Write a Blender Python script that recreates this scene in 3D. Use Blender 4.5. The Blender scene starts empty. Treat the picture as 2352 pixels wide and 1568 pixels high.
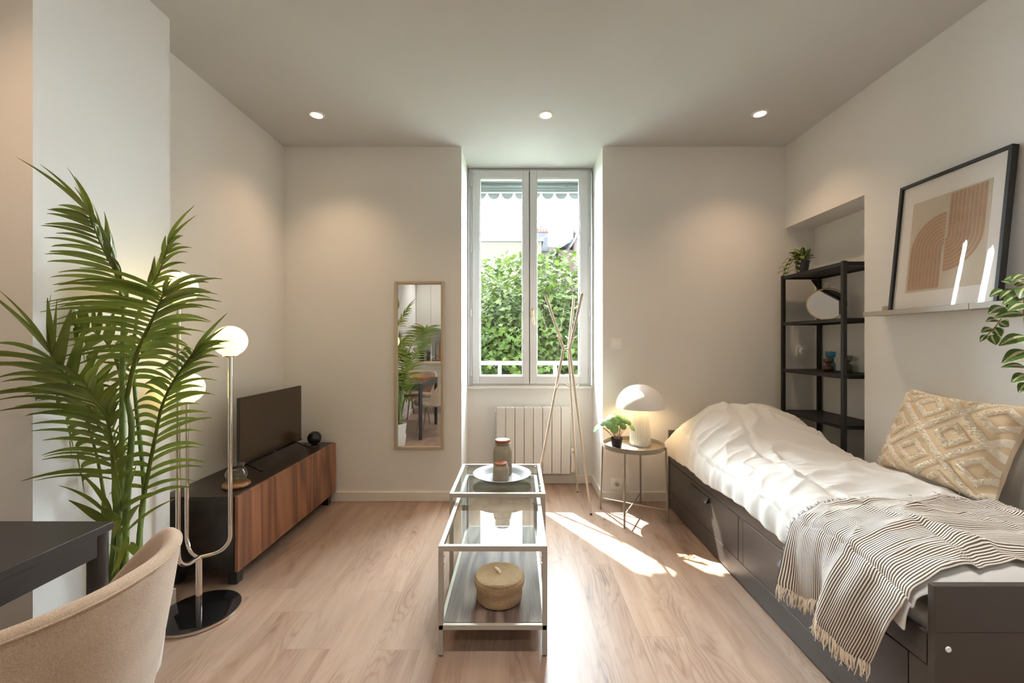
import bpy, math, random
from mathutils import Vector, Matrix, noise as mnoise
R = math.radians
PI = math.pi
sc = bpy.context.scene
col = sc.collection

# ------------------------------------------------------------------ camera
F = 960.0            # focal length in pixels of the 2352 x 1568 frame
VX, VY, EYE = 1188.0, 784.0, 1.30
cam_d = bpy.data.cameras.new('camera')
cam = bpy.data.objects.new('camera', cam_d)
col.objects.link(cam)
cam.location = (0, 0, EYE)
cam.rotation_euler = (R(90), 0, 0)
cam_d.sensor_width = 36.0
cam_d.lens = 36.0 * F / 2352.0
cam_d.shift_x = -(VX - 1176.0) / 2352.0
cam_d.clip_start = 0.02
sc.camera = cam

# ------------------------------------------------------------------ sky, sun, exposure
SKY, SUN = 42.0, 22.0
w = bpy.data.worlds.new('sky'); sc.world = w; w.use_nodes = True
bg = w.node_tree.nodes['Background']
bg.inputs[0].default_value = (0.81, 0.915, 1.0, 1)
bg.inputs[1].default_value = SKY
sun_d = bpy.data.lights.new('sun', 'SUN')
sun_d.energy = SUN; sun_d.angle = R(0.6); sun_d.color = (1.0, 0.95, 0.86)
sun = bpy.data.objects.new('sun', sun_d); col.objects.link(sun)
sun.location = (-3, 12, 12)
sun.rotation_euler = Vector((0.300, -0.522, -0.80)).to_track_quat('-Z', 'Y').to_euler()
sc.view_settings.view_transform = 'Standard'
sc.view_settings.look = 'None'
sc.view_settings.exposure = 0.88
sc.view_settings.gamma = 1.0
sc.view_settings.use_curve_mapping = False
sc.cycles.max_bounces = 12
sc.cycles.diffuse_bounces = 7
sc.cycles.glossy_bounces = 6
sc.cycles.transparent_max_bounces = 16
sc.cycles.transmission_bounces = 10
sc.cycles.sample_clamp_indirect = 6.0

SPOT_W = 20.0        # each recessed ceiling lamp
GLOBE_E = 1.9        # opal globes
WARM = (1.0, 0.66, 0.40)
REAR_W = 50.0        # unseen ceiling lamps added at the dining and kitchen end to brighten the room
REAR_C = (1.0, 0.97, 0.94)

# ------------------------------------------------------------------ helpers
def P(px, py, y):
    s = F / y
    return Vector(((px - VX) / s, y, EYE + (VY - py) / s))

def tag(o, label=None, cat=None, group=None, kind=None):
    if label: o['label'] = label
    if cat: o['category'] = cat
    if group: o['group'] = group
    if kind: o['kind'] = kind
    return o

def empty(name, loc=(0, 0, 0), rz=0.0):
    o = bpy.data.objects.new(name, None)
    col.objects.link(o); o.location = loc; o.rotation_euler = (0, 0, rz)
    o.empty_display_size = 0.1
    return o

def copy_tree(o, parent=None):
    c = o.copy(); col.objects.link(c); c.parent = parent
    for ch in list(o.children):
        copy_tree(ch, c)
    return c

def catmull(pts, n):
    pts = [Vector(p) for p in pts]
    if len(pts) == 2:
        return [pts[0].lerp(pts[1], i / n) for i in range(n + 1)]
    ext = [2 * pts[0] - pts[1]] + pts + [2 * pts[-1] - pts[-2]]
    out = []
    seg = len(pts) - 1
    for i in range(n + 1):
        t = i / n * seg
        k = min(int(t), seg - 1); u = t - k
        p0, p1, p2, p3 = ext[k:k + 4]
        out.append(0.5 * ((2 * p1) + (p2 - p0) * u + (2 * p0 - 5 * p1 + 4 * p2 - p3) * u * u + (3 * p1 - p0 - 3 * p2 + p3) * u ** 3))
    return out

class MB:
    def __init__(self):
        self.v = []; self.f = []; self.uv = {}; self.mi = []; self.cur = 0
    def add(self, vs, fs):
        b = len(self.v)
        self.v.extend([tuple(x) for x in vs])
        for f in fs:
            self.f.append(tuple(b + i for i in f)); self.mi.append(self.cur)
        return b
    def box(self, x0, x1, y0, y1, z0, z1):
        v = [(x0, y0, z0), (x1, y0, z0), (x1, y1, z0), (x0, y1, z0), (x0, y0, z1), (x1, y0, z1), (x1, y1, z1), (x0, y1, z1)]
        self.add(v, [(0, 3, 2, 1), (4, 5, 6, 7), (0, 1, 5, 4), (1, 2, 6, 5), (2, 3, 7, 6), (3, 0, 4, 7)])
        return self
    def tube(self, pts, r, n=10, caps=True, flat=1.0):
        pts = [Vector(p) for p in pts]
        rr = r if isinstance(r, (list, tuple)) else [r] * len(pts)
        up = None; rings = []
        for i, p in enumerate(pts):
            if i == 0: t = pts[1] - pts[0]
            elif i == len(pts) - 1: t = pts[-1] - pts[-2]
            else: t = (pts[i + 1] - pts[i]).normalized() + (pts[i] - pts[i - 1]).normalized()
            t = t.normalized()
            if up is None:
                up = Vector((0, 0, 1)) if abs(t.z) < 0.9 else Vector((1, 0, 0))
            a = (up - t * up.dot(t)).normalized(); b = t.cross(a); up = a
            rings.append([p + (a * math.cos(2 * PI * k / n) + b * flat * math.sin(2 * PI * k / n)) * rr[i] for k in range(n)])
        vs = [q for ring in rings for q in ring]
        fs = []
        for i in range(len(pts) - 1):
            for k in range(n):
                fs.append((i * n + k, i * n + (k + 1) % n, (i + 1) * n + (k + 1) % n, (i + 1) * n + k))
        if caps:
            fs.append(tuple(range(n - 1, -1, -1))); fs.append(tuple((len(pts) - 1) * n + k for k in range(n)))
        self.add(vs, fs); return self
    def bar(self, p, q, wx, wz=None):
        """square-section bar from p to q"""
        wz = wz or wx
        p = Vector(p); q = Vector(q); t = (q - p).normalized()
        up = Vector((0, 0, 1)) if abs(t.z) < 0.9 else Vector((0, 1, 0))
        a = (up - t * up.dot(t)).normalized(); b = t.cross(a)
        vs = []
        for c in (p, q):
            for sx, sz in ((-1, -1), (1, -1), (1, 1), (-1, 1)):
                vs.append(c + b * sx * wx / 2 + a * sz * wz / 2)
        self.add(vs, [(3, 2, 1, 0), (4, 5, 6, 7), (0, 1, 5, 4), (1, 2, 6, 5), (2, 3, 7, 6), (3, 0, 4, 7)])
        return self
    def lathe(self, prof, c=(0, 0, 0), n=32, rib=None, close=False):
        """prof: list of (r, z)"""
        vs = []; m = len(prof)
        for k in range(n):
            a = 2 * PI * k / n
            for (r, z) in prof:
                rr = r * (1 + (rib(a, z) if rib else 0))
                vs.append((c[0] + rr * math.cos(a), c[1] + rr * math.sin(a), c[2] + z))
        fs = []
        for k in range(n):
            k2 = (k + 1) % n
            for i in range(m - 1):
                fs.append((k * m + i, k2 * m + i, k2 * m + i + 1, k * m + i + 1))
            if close:
                fs.append((k * m + m - 1, k2 * m + m - 1, k2 * m, k * m))
        self.add(vs, fs); return self
    def grid(self, fn, nu, nv, uvfn=None, closed_u=False):
        vs = [fn(i / nu, j / nv) for i in range(nu + 1) for j in range(nv + 1)]
        b = len(self.v)
        fs = []
        for i in range(nu):
            for j in range(nv):
                a = i * (nv + 1) + j
                fs.append((a, a + nv + 1, a + nv + 2, a + 1))
        self.add(vs, fs)
        if uvfn:
            k = 0
            for i in range(nu + 1):
                for j in range(nv + 1):
                    self.uv[b + k] = uvfn(i / nu, j / nv); k += 1
        return self
    def xform(self, m):
        self.v = [tuple(m @ Vector(p)) for p in self.v]; return self
    def build(self, name, m, parent=None, smooth=False, ang=35, bevel=0, seg=2, loc=None):
        me = bpy.data.meshes.new(name)
        me.from_pydata(self.v, [], self.f)
        if self.uv:
            ul = me.uv_layers.new(name='UVMap')
            for lp in me.loops:
                ul.data[lp.index].uv = self.uv.get(lp.vertex_index, (0, 0))
        ms = m if isinstance(m, (list, tuple)) else [m]
        for x in ms: me.materials.append(x)
        if len(ms) > 1:
            for p, i in zip(me.polygons, self.mi): p.material_index = i
        import bmesh
        bm = bmesh.new(); bm.from_mesh(me)
        bmesh.ops.recalc_face_normals(bm, faces=bm.faces)
        bm.to_mesh(me); bm.free()
        if smooth or bevel:
            for p in me.polygons: p.use_smooth = True
            me.set_sharp_from_angle(angle=R(ang))
        o = bpy.data.objects.new(name, me); col.objects.link(o)
        if bevel:
            md = o.modifiers.new('edge', 'BEVEL'); md.width = bevel; md.segments = seg; md.limit_method = 'ANGLE'; md.angle_limit = R(40)
            md.harden_normals = True
        if loc: o.location = loc
        if parent is not None: o.parent = parent
        return o

# ------------------------------------------------------------------ materials
class NT:
    def __init__(self, name):
        self.m = bpy.data.materials.new(name); self.m.use_nodes = True
        self.t = self.m.node_tree; self.n = self.t.nodes
        self.b = self.n['Principled BSDF']
        self.out = self.n['Material Output']
    def new(self, kind, **kw):
        x = self.n.new(kind)
        for k, v in kw.items(): setattr(x, k, v)
        return x
    def link(self, a, b): self.t.links.new(a, b)
    def put(self, sock, v):
        if hasattr(v, 'is_output') or isinstance(v, bpy.types.NodeSocket): self.link(v, sock)
        else: sock.default_value = v
    def math(self, op, a, b=None, c=None):
        x = self.new('ShaderNodeMath', operation=op)
        self.put(x.inputs[0], a)
        if b is not None: self.put(x.inputs[1], b)
        if c is not None: self.put(x.inputs[2], c)
        return x.outputs[0]
    def coord(self, which='Object'):
        return self.new('ShaderNodeTexCoord').outputs[which]
    def sep(self, v):
        x = self.new('ShaderNodeSeparateXYZ'); self.link(v, x.inputs[0]); return x.outputs
    def comb(self, x, y, z):
        c = self.new('ShaderNodeCombineXYZ')
        for i, v in enumerate((x, y, z)): self.put(c.inputs[i], v)
        return c.outputs[0]
    def noise(self, v, scale=5, detail=4, rough=0.5, dist=0.0):
        x = self.new('ShaderNodeTexNoise')
        self.link(v, x.inputs['Vector'])
        x.inputs['Scale'].default_value = scale; x.inputs['Detail'].default_value = detail
        x.inputs['Roughness'].default_value = rough; x.inputs['Distortion'].default_value = dist
        return x.outputs['Fac']
    def white(self, v):
        x = self.new('ShaderNodeTexWhiteNoise', noise_dimensions='3D'); self.link(v, x.inputs['Vector']); return x.outputs['Value']
    def ramp(self, fac, stops):
        x = self.new('ShaderNodeValToRGB'); self.link(fac, x.inputs[0])
        e = x.color_ramp.elements
        while len(e) < len(stops): e.new(0.5)
        for el, (p, c) in zip(e, stops):
            el.position = p; el.color = (*c, 1)
        return x.outputs[0]
    def mix(self, f, a, b, mode='MIX'):
        x = self.new('ShaderNodeMix', data_type='RGBA', blend_type=mode)
        self.put(x.inputs[0], f)
        for s, v in ((x.inputs[6], a), (x.inputs[7], b)):
            if isinstance(v, tuple): s.default_value = (*v, 1) if len(v) == 3 else v
            else: self.link(v, s)
        return x.outputs[2]
    def bump(self, h, strength=0.2, dist=0.01):
        x = self.new('ShaderNodeBump'); self.link(h, x.inputs['Height'])
        x.inputs['Strength'].default_value = strength; x.inputs['Distance'].default_value = dist
        self.link(x.outputs[0], self.b.inputs['Normal'])
    def set(self, **kw):
        for k, v in kw.items():
            s = self.b.inputs[k.replace('_', ' ')]
            if isinstance(v, tuple) and len(v) == 3: v = (*v, 1)
            self.put(s, v)
        return self

def plain(name, c, rough=0.5, metal=0.0, var=0.05, vs=30, bump=0.0, bs=200, spec=0.5):
    t = NT(name); co = t.coord()
    n = t.noise(co, vs, 3)
    t.set(Base_Color=t.ramp(n, [(0.25, tuple(x * (1 - var) for x in c)), (0.75, tuple(min(1, x * (1 + var)) for x in c))]), Roughness=rough, Metallic=metal)
    t.b.inputs['Specular IOR Level'].default_value = spec
    if bump: t.bump(t.noise(co, bs, 3), bump, 0.002)
    return t.m

def wood(name, stops, axis=1, rings=14.0, stretch=12.0, scale=2.0, rough=0.4, fine=0.35, coat=0.0):
    t = NT(name); s = t.sep(t.coord())
    k = [1.0, 1.0, 1.0]; k[axis] = 1.0 / stretch
    v = t.comb(*[t.math('MULTIPLY', s[i], k[i]) for i in range(3)])
    big = t.noise(v, scale, 2, 0.45, 0.3)
    cont = t.math('MULTIPLY_ADD', t.math('SINE', t.math('MULTIPLY', big, rings * 6.28)), 0.5, 0.5)
    k2 = [1.0, 1.0, 1.0]; k2[axis] = 1.0 / 40
    fv = t.comb(*[t.math('MULTIPLY', s[i], k2[i]) for i in range(3)])
    fi = t.noise(fv, 160, 3)
    br = t.noise(v, scale * 2.2, 2)
    f = t.math('ADD', t.math('ADD', t.math('MULTIPLY', cont, 0.32), t.math('MULTIPLY', fi, fine)), t.math('MULTIPLY', br, 0.68 - fine))
    t.set(Base_Color=t.ramp(f, stops), Roughness=rough)
    if coat: t.set(Coat_Weight=coat, Coat_Roughness=0.15)
    return t.m

def floor_material():
    t = NT('oak_laminate'); s = t.sep(t.coord())
    PW, PL = 0.19, 1.29
    ix = t.math('FLOOR', t.math('DIVIDE', t.math('ADD', s[0], 0.03), PW))
    off = t.math('MULTIPLY', t.white(t.comb(ix, 3.0, 7.0)), PL)
    yy = t.math('ADD', s[1], off)
    iy = t.math('FLOOR', t.math('DIVIDE', yy, PL))
    r1 = t.white(t.comb(ix, iy, 1.0)); r2 = t.white(t.comb(ix, iy, 5.0))
    fx = t.math('FRACT', t.math('DIVIDE', t.math('ADD', s[0], 0.03), PW))
    fy = t.math('FRACT', t.math('DIVIDE', yy, PL))
    ox = t.math('ADD', s[0], t.math('MULTIPLY', r1, 37.0)); oy = t.math('ADD', s[1], t.math('MULTIPLY', r2, 53.0))
    v = t.comb(ox, t.math('MULTIPLY', oy, 0.16), r1)
    big = t.noise(v, 4.6, 3, 0.5, 0.4)
    cont = t.math('MULTIPLY_ADD', t.math('SINE', t.math('MULTIPLY', big, 150.0)), 0.5, 0.5)
    cont = t.math('POWER', cont, 2.6)
    mask = t.noise(t.comb(ox, t.math('MULTIPLY', oy, 0.4), 3.0), 4.0, 2)
    mask = t.math('SMOOTH_MIN', t.math('MAXIMUM', t.math('MULTIPLY_ADD', mask, 5.0, -2.2), 0.0), 1.0, 0.1)
    fi = t.noise(t.comb(ox, t.math('MULTIPLY', oy, 0.02), 1.0), 150, 4, 0.6)
    mid = t.noise(t.comb(ox, t.math('MULTIPLY', oy, 0.12), 9.0), 14, 3, 0.55)
    knot = t.noise(t.comb(ox, t.math('MULTIPLY', oy, 0.5), 2.0), 6.5, 2, 0.5, 0.6)
    knot = t.math('MAXIMUM', t.math('MULTIPLY_ADD', knot, 6.0, -3.75), 0.0)
    f = t.math('ADD', t.math('MULTIPLY', t.math('MULTIPLY', cont, mask), -0.17), t.math('MULTIPLY', fi, 0.34))
    f = t.math('ADD', f, t.math('MULTIPLY', mid, 0.62))
    f = t.math('ADD', f, t.math('MULTIPLY_ADD', r1, 0.22, -0.05))
    f = t.math('SUBTRACT', f, t.math('MULTIPLY', knot, 0.34))
    c = t.ramp(f, [(0.06, (0.085, 0.040, 0.024)), (0.30, (0.225, 0.136, 0.093)), (0.50, (0.325, 0.215, 0.155)), (0.76, (0.42, 0.300, 0.230))])
    c = t.mix(t.math('MULTIPLY', t.white(t.comb(ix, iy, 11.0)), 0.22), c, (0.33, 0.255, 0.215))
    ex = t.math('MINIMUM', fx, t.math('SUBTRACT', 1.0, fx)); ey = t.math('MINIMUM', fy, t.math('SUBTRACT', 1.0, fy))
    gap = t.math('MAXIMUM', t.math('LESS_THAN', ex, 0.006), t.math('LESS_THAN', ey, 0.0009))
    c = t.mix(t.math('MULTIPLY', gap, 0.35), c, (0.16, 0.09, 0.055))
    t.set(Base_Color=c, Roughness=t.math('MULTIPLY_ADD', fi, 0.2, 0.26))
    t.b.inputs['Specular IOR Level'].default_value = 0.42
    t.bump(t.math('SUBTRACT', fi, gap), 0.06, 0.002)
    return t.m

def glass_material(name, tint=(1, 1, 1), ior=1.5, rough=0.0, k=1.7):
    """thin sheet of glass: mostly transparent with a Fresnel reflection"""
    t = NT(name); t.n.remove(t.b)
    tr = t.new('ShaderNodeBsdfTransparent'); tr.inputs[0].default_value = (*tint, 1)
    gl = t.new('ShaderNodeBsdfGlossy'); gl.inputs['Roughness'].default_value = rough
    fr = t.new('ShaderNodeFresnel'); fr.inputs[0].default_value = ior
    mx = t.new('ShaderNodeMixShader')
    fr.inputs[0].default_value = ior
    front = t.math('SUBTRACT', 1.0, t.new('ShaderNodeNewGeometry').outputs['Backfacing'])
    t.link(t.math('MULTIPLY', t.math('MULTIPLY', fr.outputs[0], k), front), mx.inputs[0]); t.link(tr.outputs[0], mx.inputs[1]); t.link(gl.outputs[0], mx.inputs[2])
    t.link(mx.outputs[0], t.out.inputs[0])
    return t.m

def emit_material(name, c, e, edge=None):
    t = NT(name)
    t.set(Base_Color=(0.8, 0.78, 0.72), Roughness=0.25, Emission_Color=c, Emission_Strength=e)
    return t.m

def leaf_material(name, dark, light, rough=0.4, trans=0.25, stripes=False, vs=6, spec=0.5):
    t = NT(name)
    co = t.coord(); n = t.noise(co, vs, 3)
    c = t.ramp(n, [(0.3, dark), (0.7, light)])
    if stripes:
        u = t.sep(t.coord('UV'))
        ss = t.math('MULTIPLY_ADD', t.math('SINE', t.math('MULTIPLY', u[0], 44.0)), 0.5, 0.5)
        c = t.mix(t.math('MULTIPLY', ss, 0.45), c, tuple(x * 0.45 for x in dark))
    t.set(Base_Color=c, Roughness=rough)
    t.b.inputs['Specular IOR Level'].default_value = spec
    td = t.new('ShaderNodeBsdfTranslucent'); t.link(c, td.inputs[0])
    mx = t.new('ShaderNodeMixShader'); mx.inputs[0].default_value = trans
    t.link(t.b.outputs[0], mx.inputs[1]); t.link(td.outputs[0], mx.inputs[2]); t.link(mx.outputs[0], t.out.inputs[0])
    return t.m

M = {}
M['wall'] = plain('wall_paint', (0.80, 0.795, 0.78), 0.75, var=0.012, vs=3, bump=0.05, bs=300, spec=0.25)
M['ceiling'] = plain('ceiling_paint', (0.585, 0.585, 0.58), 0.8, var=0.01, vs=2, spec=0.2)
M['trim'] = plain('trim_paint', (0.78, 0.75, 0.70), 0.45, var=0.01, vs=4)
M['pvc'] = plain('white_window_frame', (0.66, 0.66, 0.67), 0.32, var=0.01, vs=4)
M['floor'] = floor_material()
M['pane'] = glass_material('window_glass', (0.97, 0.99, 0.98), 1.5, k=1.7)
M['table_glass'] = glass_material('table_glass', (0.90, 0.955, 0.935), 1.52, k=1.8)
M['clear_glass'] = glass_material('clear_glass', (0.90, 0.90, 0.88), 1.6, k=2.2)
M['blue_glass'] = glass_material('blue_glass', (0.42, 0.70, 0.80), 1.6, k=1.4)
M['amber_glass'] = glass_material('amber_glass', (0.80, 0.48, 0.25), 1.6, k=1.4)
M['smoke_glass'] = glass_material('smoke_glass', (0.74, 0.78, 0.76), 1.6, k=1.4)
M['picture_glass'] = glass_material('picture_glass', (0.99, 0.99, 0.99), 1.42, k=0.8)
M['chrome'] = plain('chrome', (0.86, 0.83, 0.80), 0.06, 1.0, var=0.01)
M['mirror'] = plain('mirror_silver', (0.90, 0.91, 0.90), 0.0, 1.0, var=0.0)
M['steel'] = plain('brushed_metal', (0.62, 0.60, 0.57), 0.28, 1.0, var=0.03)
M['taupe_metal'] = plain('taupe_painted_metal', (0.27, 0.24, 0.195), 0.34, 0.1, var=0.02)
M['silver_frame'] = plain('silver_beige_frame', (0.42, 0.385, 0.33), 0.40, 0.2, var=0.02)
M['champagne'] = plain('champagne_frame', (0.50, 0.42, 0.32), 0.35, 0.35, var=0.03)
M['brass'] = plain('brass', (0.72, 0.56, 0.30), 0.25, 1.0, var=0.02)
M['black'] = plain('black_lacquer', (0.018, 0.016, 0.015), 0.35, var=0.1)
M['black_matt'] = plain('matt_black_metal', (0.011, 0.0105, 0.0105), 0.5, var=0.1, bump=0.05)
M['black_gloss'] = plain('gloss_black', (0.008, 0.008, 0.009), 0.06, var=0.0)
M['table_black'] = plain('black_stained_table', (0.030, 0.026, 0.024), 0.34, var=0.12, vs=8)
M['screen'] = plain('tv_screen', (0.042, 0.024, 0.012), 0.22, var=0.0)  # brown tint stands in for the warm room reflected in the screen
M['bed'] = plain('dark_brown_bed', (0.056, 0.046, 0.040), 0.36, var=0.06, vs=6)
M['bench_black'] = wood('black_brown_wood', [(0.2, (0.010, 0.008, 0.007)), (0.8, (0.028, 0.021, 0.018))], axis=1, rough=0.32)
M['walnut'] = wood('walnut', [(0.22, (0.085, 0.033, 0.017)), (0.45, (0.21, 0.083, 0.040)), (0.75, (0.34, 0.150, 0.074))], axis=2, rings=9, stretch=9, scale=3.0, rough=0.42)
M['grey_walnut'] = wood('grey_walnut', [(0.22, (0.070, 0.046, 0.038)), (0.5, (0.185, 0.130, 0.108)), (0.78, (0.29, 0.22, 0.185))], axis=1, rings=9, stretch=9, scale=5.0, rough=0.55)
M['pale_wood'] = wood('pale_wood', [(0.2, (0.45, 0.33, 0.20)), (0.8, (0.66, 0.52, 0.36))], axis=0, rough=0.5)
M['olive_wood'] = wood('olive_wood', [(0.2, (0.10, 0.04, 0.012)), (0.5, (0.26, 0.13, 0.05)), (0.8, (0.42, 0.25, 0.11))], axis=0, stretch=3, scale=9, rings=4, rough=0.3)
M['orange_wood'] = wood('orange_wood', [(0.2, (0.30, 0.10, 0.025)), (0.8, (0.52, 0.22, 0.07))], axis=2, rough=0.45)
M['grey_walnut'].node_tree.nodes['Principled BSDF'].inputs['Specular IOR Level'].default_value = 0.25
M['rack'] = plain('cream_lacquered_rods', (0.66, 0.57, 0.48), 0.4, var=0.03)
M['radiator'] = plain('radiator_enamel', (0.76, 0.75, 0.735), 0.35, var=0.01)
M['white_plastic'] = plain('white_plastic', (0.92, 0.915, 0.90), 0.35, var=0.01)
M['grey_plastic'] = plain('grey_display', (0.30, 0.33, 0.32), 0.3, var=0.02)
M['ceramic'] = plain('white_ceramic', (0.70, 0.69, 0.65), 0.22, var=0.02)
M['shade'] = plain('white_lampshade', (0.84, 0.83, 0.81), 0.4, var=0.01)
M['stoneware'] = plain('glazed_stoneware', (0.33, 0.29, 0.215), 0.28, var=0.10, vs=22)
M['plate'] = plain('grey_plate', (0.27, 0.262, 0.255), 0.6, var=0.02, spec=0.25)
M['cork'] = plain('cork', (0.30, 0.105, 0.045), 0.7, var=0.45, vs=160, bump=0.3, bs=250)
M['soil'] = plain('soil', (0.05, 0.035, 0.025), 0.9, var=0.4, vs=80)
M['pot_black'] = plain('black_plastic_pot', (0.022, 0.021, 0.02), 0.45, var=0.05)
M['pot_white'] = plain('white_pot', (0.78, 0.77, 0.74), 0.4, var=0.01)
M['paper'] = plain('mount_board', (0.84, 0.80, 0.76), 0.7, var=0.005)
M['print_bg'] = plain('print_paper', (0.63, 0.545, 0.435), 0.7, var=0.03, vs=60)
M['print_band'] = plain('print_band', (0.44, 0.275, 0.16), 0.7, var=0.08, vs=40)
M['ledge'] = plain('beige_ledge', (0.36, 0.31, 0.245), 0.4, var=0.02)
M['sheet'] = plain('white_bedding', (0.68, 0.665, 0.635), 0.62, var=0.01, vs=5, bump=0.05, bs=500, spec=0.3)
M['fringe'] = plain('cream_cotton', (0.80, 0.70, 0.56), 0.8, var=0.05)
M['dark_fringe'] = plain('dark_cotton', (0.10, 0.09, 0.09), 0.8, var=0.1)
M['kitchen'] = plain('kitchen_front', (0.62, 0.60, 0.55), 0.4, var=0.01)
M['splash'] = plain('glass_splashback', (0.42, 0.43, 0.40), 0.03, 0.75, var=0.0)
M['shutter'] = plain('grey_shutter_metal', (0.27, 0.295, 0.285), 0.45, var=0.02, spec=0.02)
M['rail_white'] = plain('white_railing', (0.30, 0.30, 0.30), 0.5, var=0.02, spec=0.02)
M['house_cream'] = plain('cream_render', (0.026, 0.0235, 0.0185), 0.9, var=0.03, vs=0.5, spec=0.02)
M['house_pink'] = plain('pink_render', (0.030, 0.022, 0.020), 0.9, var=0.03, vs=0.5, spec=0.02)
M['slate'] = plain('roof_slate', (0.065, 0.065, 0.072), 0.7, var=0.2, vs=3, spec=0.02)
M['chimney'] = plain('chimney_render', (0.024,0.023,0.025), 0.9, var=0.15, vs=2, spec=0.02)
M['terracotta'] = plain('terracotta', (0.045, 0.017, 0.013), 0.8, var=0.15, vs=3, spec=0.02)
M['ground'] = plain('garden_ground', (0.035, 0.045, 0.02), 0.95, var=0.3, vs=1)
M['outer_wall'] = plain('outer_render', (0.25, 0.24, 0.22), 0.9, var=0.03, spec=0.02)
M['bark'] = plain('bark', (0.045, 0.034, 0.026), 0.9, var=0.3, vs=20, spec=0.02)
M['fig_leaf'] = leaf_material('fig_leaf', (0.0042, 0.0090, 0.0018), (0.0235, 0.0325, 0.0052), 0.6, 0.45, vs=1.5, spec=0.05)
M['palm_leaf'] = leaf_material('palm_leaf', (0.095, 0.140, 0.020), (0.250, 0.290, 0.045), 0.28, 0.28, True)
M['palm_stem'] = plain('palm_stem', (0.12, 0.19, 0.04), 0.4, var=0.25, vs=20)
M['money_leaf'] = leaf_material('round_green_leaf', (0.08, 0.17, 0.035), (0.20, 0.33, 0.08), 0.4, 0.3, vs=30)
M['pink_stem'] = plain('pinkish_stem', (0.45, 0.22, 0.14), 0.5, var=0.1)
M['ivy_stem'] = plain('brown_vine_stem', (0.34, 0.22, 0.08), 0.5, var=0.1)

def variegated(name):
    t = NT(name); u = t.sep(t.coord('UV'))
    n = t.noise(t.coord(), 60, 2)
    x = t.math('ADD', t.math('ABSOLUTE', t.math('SUBTRACT', u[0], 0.62)), t.math('MULTIPLY_ADD', n, 0.10, -0.05))
    band = t.math('LESS_THAN', x, 0.085)
    edge = t.math('LESS_THAN', t.math('ADD', u[0], t.math('MULTIPLY_ADD', n, 0.12, -0.06)), 0.13)
    c = t.ramp(n, [(0.3, (0.040, 0.095, 0.014)), (0.7, (0.095, 0.190, 0.030))])
    c = t.mix(t.math('MAXIMUM', band, edge), c, (0.62, 0.60, 0.34))
    t.set(Base_Color=c, Roughness=0.38)
    return t.m
M['varieg'] = variegated('variegated_leaf')

def fabric(name, a, b, vs=420, bump=0.35):
    t = NT(name); co = t.coord()
    n = t.noise(co, vs, 4, 0.7); big = t.noise(co, 9, 2)
    f = t.math('MULTIPLY_ADD', big, 0.3, t.math('MULTIPLY', n, 0.75))
    t.set(Base_Color=t.ramp(f, [(0.36, a), (0.66, b)]), Roughness=0.9, Sheen_Weight=0.3)
    t.bump(n, bump, 0.002)
    return t.m
M['chair'] = fabric('taupe_chair_fabric', (0.30, 0.205, 0.135), (0.52, 0.39, 0.28))
M['cushion'] = fabric('tan_cushion_cloth', (0.62, 0.46, 0.285), (0.74, 0.58, 0.39), 300, 0.15)
M['tuft'] = fabric('cream_tufts', (0.84, 0.73, 0.56), (0.93, 0.86, 0.73), 380, 0.3)

def rope(name, a, b, zs=1450.0):
    t = NT(name); co = t.coord(); s = t.sep(co)
    r = t.math('SQRT', t.math('ADD', t.math('POWER', s[0], 2.0), t.math('POWER', s[1], 2.0)))
    ph = t.math('ADD', t.math('MULTIPLY', s[2], zs), t.math('MULTIPLY', r, zs * 1.3))
    sn = t.math('MULTIPLY_ADD', t.math('SINE', ph), 0.5, 0.5)
    f = t.math('ADD', t.math('MULTIPLY', sn, 0.5), t.math('MULTIPLY', t.noise(co, 140, 4), 0.5))
    t.set(Base_Color=t.ramp(f, [(0.2, a), (0.75, b)]), Roughness=0.9)
    t.bump(f, 0.6, 0.004)
    return t.m
M['rope'] = rope('jute_rope', (0.27, 0.165, 0.085), (0.58, 0.41, 0.25))

def throw_material():
    t = NT('striped_throw'); u = t.sep(t.coord('UV'))
    n = t.noise(t.coord(), 300, 2)
    st = t.math('FRACT', t.math('MULTIPLY', u[0], 62.0))
    dark = t.math('GREATER_THAN', st, 0.5)
    dash = t.math('LESS_THAN', t.math('FRACT', t.math('MULTIPLY', u[1], 10.0)), 0.055)
    c = t.mix(dark, (0.82, 0.76, 0.67), (0.075, 0.055, 0.045))
    c = t.mix(t.math('MULTIPLY', dash, dark), c, (0.03, 0.035, 0.06))
    t.set(Base_Color=t.mix(t.math('MULTIPLY', n, 0.12), c, (0.45, 0.38, 0.30)), Roughness=0.9)
    t.bump(t.math('ADD', st, n), 0.15, 0.002)
    return t.m
M['throw'] = throw_material()
# ------------------------------------------------------------------ the setting
XL, XR, YB, YR, H = -1.905, 2.185, 3.41, -1.40, 2.888
RX0, RX1, RY = -0.455, 0.696, 3.84           # window recess
NX, NY0, NZ = 2.425, 2.63, 2.222             # niche in the right wall
def struct(name, mb, m, **k):
    o = mb.build(name, m, **k); o['kind'] = 'structure'; return o

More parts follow.
